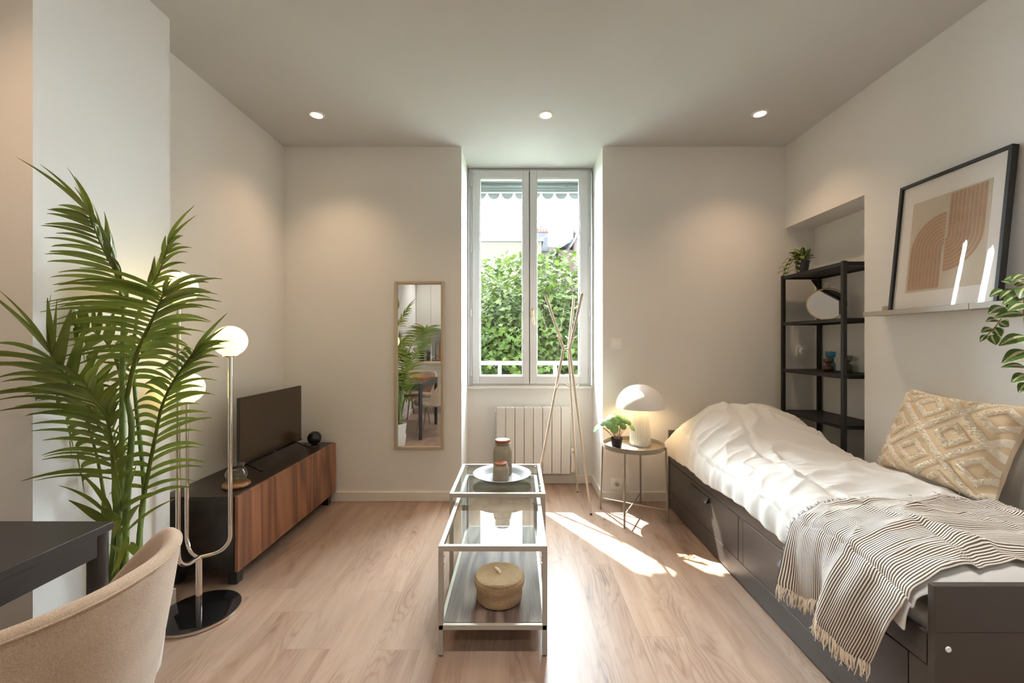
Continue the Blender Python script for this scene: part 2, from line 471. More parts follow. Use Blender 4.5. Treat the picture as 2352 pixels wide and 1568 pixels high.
struct('floor', MB().box(XL - .1, NX + .1, YR - .1, RY + .1, -0.10, 0.0), M['floor'])
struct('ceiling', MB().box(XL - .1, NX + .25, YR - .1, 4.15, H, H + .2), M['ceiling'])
b = MB()
b.box(XL - .2, RX0, YB, 4.15, -.1, H)
b.box(RX1, NX + .25, YB, 4.15, -.1, H)
b.box(RX0, RX1, RY + .005, 4.15, -.1, 0.885)
b.box(RX0, -0.362, 3.935, 4.15, .885, H); b.box(0.617, RX1, 3.935, 4.15, .885, H)
struct('wall_back', b, M['wall'])
b = MB()
b.box(XL - .2, XL, YR, YB, -.1, H)
b.box(XL, -1.712, 1.477, 2.06, 0, H)
struct('wall_left', b, M['wall'])
b = MB()
b.box(XR, NX + .2, YR, NY0, -.1, H)
b.box(NX, NX + .2, NY0, YB, -.1, H)
b.box(XR, NX, NY0, YB, NZ, H)
struct('wall_right', b, M['wall'])
struct('wall_rear', MB().box(XL - .2, NX + .2, YR - .2, YR, -.1, H), M['wall'])

bb = MB().box(XL, RX0, YB - .016, YB, 0, .078)
struct('baseboard_back', bb, M['trim'], bevel=.004)
struct('baseboard_back_right', MB().box(RX1, XR, YB - .016, YB, 0, .078), M['trim'], bevel=.004)
bb = MB().box(RX0, RX1, RY - .016, RY, 0, .078).box(RX0, RX0 + .016, YB - .016, RY - .016, 0, .078).box(RX1 - .016, RX1, YB - .016, RY - .016, 0, .078)
struct('baseboard_recess', bb, M['trim'], bevel=.004)
bb = MB().box(XL, XL + .016, 2.06, YB - .016, 0, .078).box(XL + .016, -1.694, 2.06, 2.078, 0, .078).box(-1.712, -1.694, 1.459, 2.06, 0, .078).box(XL, -1.712, 1.459, 1.477, 0, .078).box(XL, XL + .016, YR, 1.459, 0, .078)
struct('baseboard_left', bb, M['trim'], bevel=.004)
struct('baseboard_right', MB().box(XR - .016, XR, YR, NY0, 0, .078), M['trim'], bevel=.004)

# window
win = empty('window_1', (0, RY, 0)); win['kind'] = 'structure'
WY = 0.0
def framebox(x0, x1, z0, z1, wd, y0, y1, wb=None):
    wb = wb or wd
    return MB().box(x0, x0 + wd, y0, y1, z0, z1).box(x1 - wd, x1, y0, y1, z0, z1).box(x0 + wd, x1 - wd, y0, y1, z1 - wd, z1).box(x0 + wd, x1 - wd, y0, y1, z0, z0 + wb)
framebox(-.4445, .6785, .896, 2.886, .036, .0, .07).box(.100, .125, .02, .06, .932, 2.85).build('window_frame', M['pvc'], win, bevel=.004)
def sash(x0, x1, gx0, gx1, hs):
    m = MB()
    z0, z1, g0, g1 = .914, 2.864, .984, 2.796
    y0, y1 = -.022, .045
    m.box(x0, gx0, y0, y1, z0, z1).box(gx1, x1, y0, y1, z0, z1).box(gx0, gx1, y0, y1, g1, z1).box(gx0, gx1, y0, y1, z0, g0)
    # glazing bead
    bd = .008
    m.box(gx0, gx0 + bd, y0 + .008, y1, g0, g1).box(gx1 - bd, gx1, y0 + .008, y1, g0, g1).box(gx0, gx1, y0 + .008, y1, g1 - bd, g1).box(gx0, gx1, y0 + .008, y1, g0, g0 + bd)
    s = m.build('sash', M['pvc'], win, bevel=.003)
    MB().box(gx0 + .002, gx1 - .002, .014, .020, g0 + .002, g1 - .002).build('pane', M['pane'], s)
    for z in (1.02, 1.56, 2.14, 2.74):
        MB().tube([(hs, -.030, z - .028), (hs, -.030, z + .028)], .009, 10).tube([(hs, -.030, z - .033), (hs, -.030, z - .029)], .0065, 8).tube([(hs, -.030, z + .029), (hs, -.030, z + .034)], .0065, 8).build('hinge', M['pvc'], s, smooth=True)
    return s
sL = sash(-.408, .1075, -.345, .053, -.418)
sR = sash(.1165, .6475, .177, .573, .657)
h = MB().box(.129, .150, -.030, -.022, 1.515, 1.600).build('window_handle', M['brass'], win, bevel=.003)
MB().tube([(.140, -.030, 1.575), (.140, -.062, 1.575)], .008, 12).tube(catmull([(.140, -.062, 1.580), (.143, -.066, 1.52), (.149, -.064, 1.455)], 8), .0085, 12).build('lever', M['brass'], h, smooth=True)
struct('trim_1', MB().box(-.452, .693, RY - .030, RY + .03, .868, .894), M['trim'], bevel=.004)
bpy.data.objects['trim_1']['label'] = 'white window board over the radiator'

# ------------------------------------------------------------------ outside the window
ry = 4.05
t = empty('roller_shutter', (0.13, ry, 2.786))
tag(t, 'grey rolled-up shutter slats at the top of the window', 'shutter')
m = MB()
for i, (z, hh) in enumerate(((-.030, .028), (-.0015, .0265), (.0455, .045), (.092, .04))):
    m.box(-.485, .480, -.012 - (.006 if i % 2 else 0), .012, z, z + hh - .0025)
m.build('slats', M['shutter'], t, bevel=.003)
MB().box(-.485, .480, -.016, .016, -.047, -.031).build('bottom_bar', M['shutter'], t, bevel=.004)
fc = bpy.data.curves.new('shutter_mark', 'FONT'); fc.body = 'CE'; fc.size = .020; fc.extrude = .0004
fo = bpy.data.objects.new('shutter_mark', fc); col.objects.link(fo); fo.parent = t
fo.location = (.335, -.0205, .004); fo.rotation_euler = (R(90), 0, 0)
bpy.context.view_layer.update()
fm = bpy.data.meshes.new_from_object(fo); bpy.data.objects.remove(fo); fo = bpy.data.objects.new('shutter_mark', fm); col.objects.link(fo); fo.parent = t
fm.materials.clear(); fm.materials.append(M['black']); fo.location = (.335, -.0205, .004); fo.rotation_euler = (R(90), 0, 0)
t = empty('scalloped_valance', (0.13, 4.115, 2.754))
tag(t, 'grey scalloped metal valance hanging outside below the shutter', 'valance')
m = MB(); pitch = .133
x = -.56
while x < .50:
    xs = [(x + .006 + (pitch - .012) * k / 14) for k in range(15)]
    pr = [(q, -.055 * math.sqrt(max(0, 1 - ((q - x - pitch / 2) / (pitch / 2 - .006)) ** 2))) for q in xs]
    n = len(pr)
    vs = [(q, -.002, .09) for q, _ in pr] + [(q, -.002, z) for q, z in pr] + [(q, .002, .09) for q, _ in pr] + [(q, .002, z) for q, z in pr]
    fs = []
    for k in range(n - 1):
        fs += [(k, k + 1, n + k + 1, n + k), (2 * n + k + 1, 2 * n + k, 3 * n + k, 3 * n + k + 1), (n + k, n + k + 1, 3 * n + k + 1, 3 * n + k)]
    m.add(vs, fs)
    x += pitch
m.box(-.56, .50, -.003, .003, .0, .13)
m.build('scallops', M['shutter'], t)

t = empty('balcony_railing', (0.13, 4.19, .90)); tag(t, 'white metal guard rail across the bottom of the window', 'railing')
MB().box(-.60, .60, -.02, .02, .165, .203).build('top_rail', M['rail_white'], t, bevel=.004)
MB().box(-.60, .60, -.015, .015, -.02, .01).build('bottom_rail', M['rail_white'], t, bevel=.004)
for x in (-.305, .25):
    MB().box(x - .017, x + .017, -.012, .012, .01, .165).build('post', M['rail_white'], t, bevel=.003)

gr = MB().box(-40, 40, 4.3, 60, -3.6, -3.5).build('ground', M['ground']); gr['kind'] = 'structure'

def fig_leaf(m, p, d, nrm, L):
    """five-lobed fig leaf"""
    d = d.normalized(); s = d.cross(nrm).normalized(); n = s.cross(d)
    prof = [(0, 0), (.08, .16), (.02, .34), (.22, .46), (.30, .22), (.45, .26), (.62, .44), (.68, .18), (.82, .20), (1.0, 0)]
    pts = [(a, b_) for a, b_ in prof] + [(a, -b_) for a, b_ in prof[-2:0:-1]]
    vs = [p + d * (a * L) + s * (b_ * L) + n * (abs(b_) * .25 * L - a * a * .18 * L) for a, b_ in pts]
    c = p + d * (.42 * L)
    k = len(vs)
    m.add(vs + [c], [(i, (i + 1) % k, k) for i in range(k)])

random.seed(7)
t = empty('fig_tree', (0.35, 9.6, -3.5)); tag(t, 'leafy green fig tree filling the lower half of the window', 'tree')
tr = MB()
crown = Vector((0, 0, 4.35))
tr.tube(catmull([(0, 0, 0), (.06, .1, 1.2), (-.05, 0, 2.2), (.0, -.1, 3.2)], 14), [.17 - .006 * i for i in range(15)], 10)
tips = []
for i in range(46):
    a = random.uniform(0, 2 * PI); e = random.uniform(-.25, 1.35)
    r = random.uniform(1.3, 2.35)
    q = crown + Vector((math.cos(a) * math.cos(e) * r, math.sin(a) * math.cos(e) * r * .9, math.sin(e) * r * .98 - .15))
    s0 = Vector((0, 0, random.uniform(2.0, 3.4)))
    mid = s0.lerp(q, .55) + Vector((random.uniform(-.2, .2), random.uniform(-.2, .2), random.uniform(0, .35)))
    pts = catmull([s0, mid, q], 10)
    tr.tube(pts, [.035 - .0028 * k for k in range(11)], 6)
    tips += pts[4:]
tr.build('trunk', M['bark'], t, smooth=True)
fl = MB()
view = Vector((-.35, -9.6, 4.8))
def in_crown(q):
    v = q - crown
    rr = 2.52 + .28 * mnoise.noise(q * 1.1) + .12 * mnoise.noise(q * 3.1)
    return (v.x / 1.06) ** 2 + (v.y / .95) ** 2 + (v.z * (1.0 if v.z > 0 else .62)) ** 2 < rr * rr
cnt = 0
while cnt < 21000:
    a = random.uniform(0, 2 * PI); u = random.uniform(-.75, 1)
    rad = 2.62 * random.uniform(.35, 1.06)
    cs = math.sqrt(1 - u * u)
    q = crown + Vector((math.cos(a) * cs * rad * 1.06, math.sin(a) * cs * rad * .95, u * rad * (1 if u > 0 else 1.5)))
    if not in_crown(q): continue
    if q.y > 1.1: continue
    o = (q - crown).normalized()
    d = (o * .55 + Vector((random.uniform(-1, 1), random.uniform(-1, 1), random.uniform(-1, .35)))).normalized()
    nn = (Vector((0, -.25, 1)) + o * .5 + Vector((random.uniform(-.6, .6), random.uniform(-.6, .6), random.uniform(-.3, .3)))).normalized()
    fig_leaf(fl, q, d, nn, random.uniform(.08, .155)); cnt += 1
# sprigs poking above the crown
for (sx, hh) in ((.52, .40), (-.15, .25), (.15, .2)):
    for i in range(26):
        q = crown + Vector((sx + random.uniform(-.16, .16), random.uniform(-.3, .2), 2.45 + random.uniform(-.25, hh)))
        fig_leaf(fl, q, Vector((random.uniform(-1, 1), random.uniform(-1, 1), random.uniform(-.4, .8))), Vector((random.uniform(-.5, .5), -.4, 1)).normalized(), random.uniform(.10, .17))
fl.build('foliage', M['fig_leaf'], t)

# houses behind the tree
def prism(m, x0, x1, y0, y1, z, hgt, along='x', over=.25):
    if along == 'x':
        ym = (y0 + y1) / 2
        vs = [(x0 - over, y0 - over, z), (x1 + over, y0 - over, z), (x1 + over, y1 + over, z), (x0 - over, y1 + over, z), (x0 - over, ym, z + hgt), (x1 + over, ym, z + hgt)]
        m.add(vs, [(0, 1, 5, 4), (2, 3, 4, 5), (0, 4, 3), (1, 2, 5), (3, 2, 1, 0)])
    else:
        xm = (x0 + x1) / 2
        vs = [(x0 - over, y0 - over, z), (x1 + over, y0 - over, z), (x1 + over, y1 + over, z), (x0 - over, y1 + over, z), (xm, y0 - over, z + hgt), (xm, y1 + over, z + hgt)]
        m.add(vs, [(1, 2, 5, 4), (3, 0, 4, 5), (0, 1, 4), (2, 3, 5), (3, 2, 1, 0)])
    return m
# pale wall on the left
t = empty('house', (-1.5, 24, -3.5)); tag(t, 'pale flat-topped house wall behind the tree on the left', 'building')
MB().box(-4.5, 2.9, 0, 1.6, 0, 10.55).build('wall', M['house_cream'], t)
MB().box(-4.6, 3.0, -.08, 1.7, 10.55, 10.66).build('coping', M['slate'], t)
t = empty('house', (2.3, 26, -3.5)); tag(t, 'grey house end with a row of clay chimney pots', 'building')
m = MB().box(-1.6, 1.6, 0, 5, 0, 10.7).box(-1.6, -.42, .02, 5, 10.7, 11.1)
m.build('wall', M['house_cream'], t)
MB().bar((-1.3, -.03, 11.02), (-.40, -.03, 11.34), .08, .06).build('roof_edge', M['slate'], t)
c = MB().box(-1.07, -.39, -.05, .55, 10.4, 11.58).build('chimney', M['chimney'], t)
MB().box(-1.11, -.35, -.09, .59, 11.58, 11.66).build('chimney_cap', M['terracotta'], c)
for i, x in enumerate((-1.0, -.83, -.66, -.48)):
    MB().lathe([(.0, 0), (.065, 0), (.05, .20), (.06, .22), (.04, .22), (.0, .21)], (x, .2, 11.66), 12).build('chimney_pot', M['terracotta'], c, smooth=True)
MB().lathe([(0, .30), (.09, .29), (.09, .32), (0, .34)], (-.83, .2, 11.66), 12).build('cowl', M['chimney'], c)
MB().tube([(-.42, .6, 11.5), (-.42, .6, 12.6)], .010, 6).tube([(-.55, .6, 12.5), (-.30, .6, 12.56)], .008, 6).tube([(-.50, .6, 12.4), (-.34, .6, 12.44)], .008, 6).build('aerial', M['chimney'], t)
t = empty('house', (4.2, 22, -3.5)); tag(t, 'pinkish house with a steep slate roof at the right edge of the window', 'building')
MB().box(-1.05, 3, 0, 3.2, 0, 10.35).build('wall', M['house_pink'], t)
m = MB()
vs = [(-1.35, -.4, 10.55), (.8, -.4, 13.6), (.8, 3.3, 13.6), (-1.35, 3.3, 10.55), (-1.35, -.4, 10.40), (.8, -.4, 13.4), (.8, 3.3, 13.4), (-1.35, 3.3, 10.40)]
m.add(vs, [(0, 1, 2, 3), (7, 6, 5, 4), (0, 4, 5, 1), (3, 2, 6, 7), (0, 3, 7, 4), (1, 5, 6, 2)])
m.build('roof', M['slate'], t)
MB().box(-1.0, .8, .05, .2, 10.3, 12.6).build('gable', M['house_cream'], t)
for i in range(6):
    MB().bar((-1.2 + .32 * i, -.35, 10.50 + .455 * i), (-1.2 + .32 * i, .1, 10.30 + .455 * i), .10, .14).build('rafter', M['chimney'], t)
MB().box(-1.85, -1.05, 1.5, 3.2, 0, 9.95).build('annexe_wall', M['house_pink'], t)
m = MB(); m.add([(-2.0, 1.2, 9.98), (-1.05, 1.2, 10.55), (-1.05, 3.3, 10.55), (-2.0, 3.3, 9.98), (-2.0, 1.2, 9.88), (-1.05, 1.2, 10.45), (-1.05, 3.3, 10.45), (-2.0, 3.3, 9.88)], [(0, 1, 2, 3), (7, 6, 5, 4), (0, 4, 5, 1), (3, 2, 6, 7), (0, 3, 7, 4), (1, 5, 6, 2)])
m.build('annexe_roof', M['slate'], t)

# ------------------------------------------------------------------ ceiling lamps
def downlight(x, y, label, power=None, colour=None):
    t = empty('ceiling_spotlight', (x, y, H)); tag(t, label, 'ceiling light', 'recessed ceiling spotlights')
    MB().lathe([(.036, -.001), (.040, -.007), (.052, -.005), (.055, 0), (.036, 0)], (0, 0, 0), 32, close=True).build('bezel', M['trim'], t, smooth=True)
    MB().lathe([(0, -.0035), (.030, -.0035), (.037, -.002), (.037, -.0005), (0, -.0005)], (0, 0, 0), 28).build('bulb', EMB, t, smooth=True)
    l = bpy.data.lights.new('spot_beam', 'SPOT'); l.energy = power or SPOT_W; l.color = colour or WARM; l.spot_size = R(110); l.spot_blend = 1.0; l.shadow_soft_size = .03
    lo = bpy.data.objects.new('spot_beam', l); col.objects.link(lo); lo.parent = t; lo.location = (0, 0, -.012)
EMB = emit_material('warm_led', (1.0, .80, .55), 14.0)
downlight(-1.405, 2.927, 'recessed ceiling spotlight near the left wall above the television')
downlight(.200, 2.927, 'recessed ceiling spotlight in front of the window')
downlight(1.690, 2.91, 'recessed ceiling spotlight above the bed')
for x in (-1.405, .2, 1.69):  # row out of view, added to lift the light on walls and foreground
    downlight(x if x > -1 else -1.62, .95, 'unseen ceiling spotlight added over the dining end to brighten the room', *((26, WARM) if x < -1 else (REAR_W, REAR_C)))
for x in (-1.405, .2, 1.69):  # second added row, unseen, for more light from the kitchen side
    downlight(x, -.7, 'unseen ceiling spotlight added over the kitchen end to brighten the room', REAR_W, REAR_C)

# ------------------------------------------------------------------ wall fittings
def dimmer(x, y, z, label):
    t = empty('wall_switch', (x, y, z)); tag(t, label, 'switch', 'round-knob wall switches')
    MB().box(-.044, .044, -.010, 0, -.044, .044).build('plate', M['white_plastic'], t, bevel=.004)
    k = MB().lathe([(0, .020), (.021, .020), (.024, .017), (.025, 0), (0, 0)], (0, 0, 0), 32)
    k.xform(Matrix.Translation((0, -.010, 0)) @ Matrix.Rotation(R(90), 4, 'X'))
    k.build('knob', M['white_plastic'], t, smooth=True)
dimmer(.806, YB, 1.282, 'white round-knob wall switch above the bedside lamp')
dimmer(2.318, YB, 1.222, 'white round-knob wall switch behind the black shelves')

t = empty('wall_socket', (.806, YB, .145)); tag(t, 'white wall socket with a white plug, under the side table', 'socket')
MB().box(-.044, .044, -.010, 0, -.044, .044).build('plate', M['white_plastic'], t, bevel=.004)
k = MB().lathe([(.027, 0), (.027, .006), (.023, .006), (.022, -.004), (0, -.004)], (0, 0, 0), 28); k.xform(Matrix.Translation((0, -.010, 0)) @ Matrix.Rotation(R(90), 4, 'X')); k.build('ring', M['white_plastic'], t, smooth=True)

# radiator
t = empty('radiator', (.1445, RY, 0)); tag(t, 'cream electric radiator with vertical panels below the window', 'radiator')
n = 8; wd = .664; pw = wd / n
for i in range(n):
    x0 = -wd / 2 + i * pw
    m = MB().box(x0 + .002, x0 + pw - .002, -.095, -.020, .113, .708)
    m.box(x0 + pw * .38, x0 + pw * .62, -.085, -.035, .708, .714)
    m.build('panel', M['radiator'], t, bevel=.006)
MB().box(-.25, -.22, -.02, 0, .2, .6).build('bracket', M['radiator'], t)
MB().box(.22, .25, -.02, 0, .2, .6).build('bracket', M['radiator'], t)
MB().tube([(-.348, -.06, .66), (-.325, -.06, .66)], .012, 10).build('end_cap', M['radiator'], t, smooth=True)
MB().tube([(.325, -.06, .66), (.345, -.06, .66)], .012, 10).build('end_cap', M['radiator'], t, smooth=True)
cb = MB(); cb.add([(.340, -.085, .125), (.368, -.085, .125), (.390, -.085, .25), (.392, -.085, .330), (.340, -.085, .330), (.340, -.035, .125), (.368, -.035, .125), (.390, -.035, .25), (.392, -.035, .330), (.340, -.035, .330)],
  [(0, 1, 2, 3, 4), (9, 8, 7, 6, 5), (0, 5, 6, 1), (1, 6, 7, 2), (2, 7, 8, 3), (3, 8, 9, 4), (4, 9, 5, 0)])
cb = cb.build('control_box', M['white_plastic'], t, bevel=.004)
MB().box(.352, .382, -.0875, -.084, .296, .314).build('display', M['grey_plastic'], cb)
MB().box(.362, .374, -.0875, -.084, .282, .286).box(.362, .374, -.0875, -.084, .270, .274).build('buttons', M['grey_plastic'], cb)

# wall mirror
t = empty('wall_mirror', (-.7955, YB, 1.106)); tag(t, 'tall narrow wall mirror in a beige frame', 'mirror')
W2, H2 = .2025, .684
framebox(-W2, W2, -H2, H2, .027, -.026, -.001).build('frame', M['champagne'], t, bevel=.007, seg=3)
MB().box(-W2 + .02, W2 - .02, -.012, -.008, -H2 + .02, H2 - .02).build('glass', M['mirror'], t)
# ------------------------------------------------------------------ television bench
t = empty('tv_bench', (-1.474, 2.205, 0)); tag(t, 'low black-brown bench with two walnut doors under the television', 'tv bench')
L, DP, Z0, Z1 = 1.19, .41, .082, .480
MB().box(-DP, -.021, 0, L, Z0, Z1).build('body', M['bench_black'], t, bevel=.002)
MB().box(-DP - .002, -.018, -.004, L + .003, Z1 - .018, Z1 + .001).build('top', M['bench_black'], t, bevel=.002)
for i in range(2):
    MB().box(-.018, 0, .002 + i * (L / 2), L / 2 - .002 + i * (L / 2), Z0, Z1).build('door', M['walnut'], t, bevel=.0015)
for x in (-.075, -.385):
    for y in (.03, L - .08):
        MB().box(x, x + .05, y, y + .05, 0, Z0).build('leg', M['black'], t, bevel=.002)
MB().box(-DP + .005, -.025, -.002, .0, Z0 + .012, Z0 + .014).build('side_groove', M['black'], t)

# television
t = empty('television', (-1.70, 2.918, .481)); tag(t, 'flat black television on the low bench', 'television')
w2, hh, zb = .366, .428, .045
MB().box(-.014, .004, -w2, w2, zb, zb + hh).build('casing', M['black'], t, bevel=.002)
MB().box(-.045, -.014, -w2 * .72, w2 * .72, zb + .02, zb + .30).build('rear_housing', M['black'], t, bevel=.012)
MB().box(.0041, .0052, -w2 + .005, w2 - .005, zb + .019, zb + hh - .005).build('screen', M['screen'], t)
MB().box(.004, .007, -w2, w2, zb, zb + .016).build('lower_bezel', M['black_gloss'], t)
MB().box(.007, .0076, -.010, .010, zb + .005, zb + .010).build('badge', M['steel'], t, bevel=.0003)
for s in (-1, 1):
    y = s * w2 * .80
    m = MB().bar((-.005, y, zb + .01), (.10, y - s * .0, .006), .016, .010).bar((-.005, y, zb + .01), (-.115, y, .006), .016, .010)
    m.build('foot', M['black_gloss'], t, bevel=.002)

t = empty('black_ball', (-1.594, 3.285, .481)); tag(t, 'small glossy black ball on a low stand beside the television', 'ornament')
MB().lathe([(0, .012)] + [(.052 * math.cos(a), .062 + .052 * math.sin(a)) for a in [R(-80 + 10 * k) for k in range(17)]] + [(0, .114)], (0, 0, 0), 32).build('ball', M['black_gloss'], t, smooth=True)
MB().lathe([(0, 0), (.040, 0), (.038, .006), (.022, .012), (.016, .02), (0, .02)], (0, 0, 0), 28).build('stand', M['black'], t, smooth=True)

t = empty('glass_lantern', (-1.585, 2.36, .481)); tag(t, 'clear glass candle bowl on a round olive-wood slice, on the bench', 'candle holder')
MB().lathe([(0, 0), (.058, 0), (.068, .006), (.070, .014), (.064, .024), (.050, .028), (.046, .022), (0, .022)], (0, 0, 0), 36).build('wooden_base', M['olive_wood'], t, smooth=True)
pr = [(.034, .024), (.046, .034), (.056, .055), (.056, .075), (.046, .098), (.037, .108), (.040, .120), (.043, .128)]
MB().lathe(pr + [(r - .0025, z) for r, z in reversed(pr)], (0, 0, 0), 36).build('glass_bowl', M['clear_glass'], t, smooth=True)

# ------------------------------------------------------------------ globe floor lamp
LX, LY = -1.518, 1.994
t = empty('globe_floor_lamp', (LX, LY, 0)); tag(t, 'chrome floor lamp with three glowing globes behind the palm', 'floor lamp')
MB().lathe([(0, 0), (.165, 0), (.170, .004), (.170, .016)], (0, 0, 0), 64).build('base_rim', M['chrome'], t, smooth=True)
MB().lathe([(0, .0185), (.164, .0185), (.1695, .0165)], (0, 0, 0), 64).build('base_plate', M['black_gloss'], t, smooth=True)
MB().tube([(0, 0, .018), (0, 0, .275)], .0135, 16).build('pole', M['chrome'], t, smooth=True)
GL = emit_material('opal_glass', (1.0, .74, .21), GLOBE_E)
RA = .123
for ang, zc in ((30, 1.302), (150, 1.072), (270, 1.540)):
    d = Vector((math.cos(R(ang)), math.sin(R(ang)), 0))
    pts = [d * .004 + Vector((0, 0, .268)), d * .05 + Vector((0, 0, .272))]
    arc = []
    for k in range(9):
        a = R(-90 + 90 * k / 8)
        arc.append(d * (RA - .075 + .075 * math.cos(a)) + Vector((0, 0, .347 + .075 * math.sin(a))))
    pts = [d * .002 + Vector((0, 0, .270))] + arc + [d * RA + Vector((0, 0, zc - .075))]
    arm = MB().tube(pts, .0095, 14).build('arm', M['chrome'], t, smooth=True)
    MB().lathe([(0, -.078), (.034, -.078), (.036, -.072), (.030, -.066), (0, -.066)], tuple(d * RA + Vector((0, 0, zc))), 24).build('globe_cup', M['chrome'], arm, smooth=True)
    g = MB().lathe([(.0745 * math.sin(a), .0745 * -math.cos(a)) for a in [R(24 + 156 * k / 20) for k in range(21)]], tuple(d * RA + Vector((0, 0, zc))), 40)
    g.build('globe', GL, arm, smooth=True)

# ------------------------------------------------------------------ nest of tables
def rect_frame(m, x0, x1, y0, y1, z0, z1, wd):
    m.box(x0, x1, y0, y0 + wd, z0, z1).box(x0, x1, y1 - wd, y1, z0, z1).box(x0, x0 + wd, y0 + wd, y1 - wd, z0, z1).box(x1 - wd, x1, y0 + wd, y1 - wd, z0, z1)
    return m
def glass_table(name, label, x0, x1, y0, y1, h, shelf=None):
    t = empty(name, ((x0 + x1) / 2, (y0 + y1) / 2, 0)); tag(t, label, 'coffee table', 'glass nesting tables')
    a, c = (x1 - x0) / 2, (y1 - y0) / 2; q = .020
    fr = rect_frame(MB(), -a, a, -c, c, h - .022, h, q)
    fr.build('top_frame', M['silver_frame'], t, bevel=.0012)
    MB().box(-a + q, a - q, -c + q, c - q, h - .007, h - .001).build('glass_top', M['table_glass'], t)
    for sx in (-1, 1):
        for sy in (-1, 1):
            x = sx * (a - q / 2); y = sy * (c - q / 2)
            l = MB().box(x - q / 2, x + q / 2, y - q / 2, y + q / 2, .006, h - .022).build('leg', M['silver_frame'], t, bevel=.0012)
            MB().lathe([(0, 0), (.009, 0), (.0105, .007), (0, .007)], (x, y, 0), 14).build('foot_pad', M['clear_glass'], l, smooth=True)
            MB().lathe([(0, 0), (.008, 0), (.008, .003), (0, .003)], (sx * (a - q - .010), sy * (c - q - .010), h - .010), 12).build('glass_pad', M['steel'], l)
            if shelf:
                for zz in (.045, .075):
                    MB().tube([(sx * (a - q), y, h - zz), (sx * (a - q - .005), y, h - zz)], .005, 10).build('screw', M['steel'], l, smooth=True)
    if shelf:
        s = rect_frame(MB(), -a + .002, a - .002, -c, c, shelf - .022, shelf - .002, .016).build('shelf_frame', M['silver_frame'], t, bevel=.0012)
        MB().box(-a + .018, a - .018, -c + .016, c - .016, shelf - .010, shelf).build('shelf_board', M['grey_walnut'], t, bevel=.001)
    return t
glass_table('coffee_table', 'lower beige metal glass coffee table with a wooden shelf, holding the basket', -.326, .124, 1.724, 2.655, .456, .132)
glass_table('coffee_table', 'taller short glass table over the far end of the lower one, holding the plate', -.357, .149, 2.20, 2.735, .500)

t = empty('round_plate', (-.088, 2.425, .5005)); tag(t, 'wide round grey plate under two stoneware jars on the glass table', 'plate')
pr = [(0, .003), (.112, .003), (.132, .022), (.166, .036), (.168, .039), (.165, .041), (.131, .027), (.110, .008), (0, .008)]
pr = [(0, 0), (.10, 0), (.118, .006), (.134, .024), (.166, .037), (.168, .040), (.164, .041), (.131, .029), (.112, .011), (.10, .008), (0, .008)]
MB().lathe(pr, (0, 0, 0), 64).build('dish', M['plate'], t, smooth=True, ang=50)

def jar(x, y, r, h, label):
    t = empty('storage_jar', (x, y, .509)); tag(t, label, 'jar', 'stoneware jars on the plate')
    pr = [(0, 0), (r * .93, 0), (r, r * .12), (r, h * .66), (r * .93, h * .76), (r * .76, h * .83), (r * .74, h * .86), (r * .82, h * .875), (r * .83, h * .90), (r * .76, h * .91), (r * .66, h * .90), (r * .66, h * .8), (0, h * .8)]
    MB().lathe(pr, (0, 0, 0), 40).build('body', M['stoneware'], t, smooth=True, ang=50)
    MB().lathe([(0, h * .895), (r * .70, h * .895), (r * .79, h * .915), (r * .80, h * .985), (r * .76, h), (0, h)], (0, 0, 0), 36).build('cork_lid', M['cork'], t, smooth=True, ang=50)
jar(-.088, 2.505, .056, .205, 'tall grey-brown stoneware jar with a cork lid')
jar(-.093, 2.385, .046, .102, 'small stoneware jar with a cork lid in front of the tall one')

t = empty('rope_basket', (-.081, 1.905, .1325)); tag(t, 'round lidded jute rope basket on the wooden shelf', 'basket')
MB().lathe([(0, 0), (.090, 0), (.100, .006), (.103, .02), (.102, .085), (0, .085)], (0, 0, 0), 64).build('body', M['rope'], t, smooth=True, ang=50)
MB().lathe([(.101, .070), (.110, .070), (.113, .078), (.113, .098), (.106, .108), (.09, .112), (0, .114)], (0, 0, 0), 64).build('lid', M['rope'], t, smooth=True, ang=50)
MB().tube(catmull([(.004, .0, .112), (-.006, .004, .124), (-.022, .010, .133)], 6), .0065, 10).build('knob', M['fringe'], t, smooth=True)

# ------------------------------------------------------------------ coat rack
CX, CY = .402, 3.364
t = empty('coat_rack', (CX, CY, 0)); tag(t, 'pale three-legged coat rack of crossed bent rods before the window', 'coat rack')
nodes = []
for k, ang in enumerate((-55.9, 64.1, 184.1)):
    d = Vector((math.cos(R(ang)), math.sin(R(ang)), 0)); sd = Vector((-d.y, d.x, 0))
    foot = d * .269 + Vector((0, 0, .010)); nd = d * .030 + Vector((0, 0, 1.24)); tip = d * .175 + Vector((0, 0, 1.672))
    l = MB().tube([foot, nd - (nd - foot).normalized() * .03, nd + Vector((0, 0, .004)), nd + (tip - nd).normalized() * .03, tip], [.0085, .0105, .0105, .0105, .0105], 12).build('leg', M['rack'], t, smooth=True)
    MB().lathe([(0, 0), (.008, 0), (.009, .012), (0, .012)], tuple(d * .271), 12).build('foot_cap', M['black'], l, smooth=True)
    nodes.append(nd)
    for f, up, sg in ((.50, True, 1), (.72, True, -1), (.86, True, 1)):
        pass
    for (a0, b0, u, sg) in ((nd, tip, .18, 1), (nd, tip, .76, -1), (foot, nd, .74, 1)):
        p = a0.lerp(b0, u); dirn = (d * .55 * (1 if sg > 0 else 1) + sd * .75 * sg + Vector((0, 0, .42))).normalized()
        if a0 is foot: dirn = (-d * .2 + sd * .8 * sg + Vector((0, 0, .5))).normalized()
        MB().tube([p, p + dirn * .062], .0055, 10).build('peg', M['rack'], t, smooth=True)
m = MB()
for i in range(3): m.tube([nodes[i], nodes[(i + 1) % 3]], .006, 10)
m.build('joint', M['rack'], t, smooth=True)

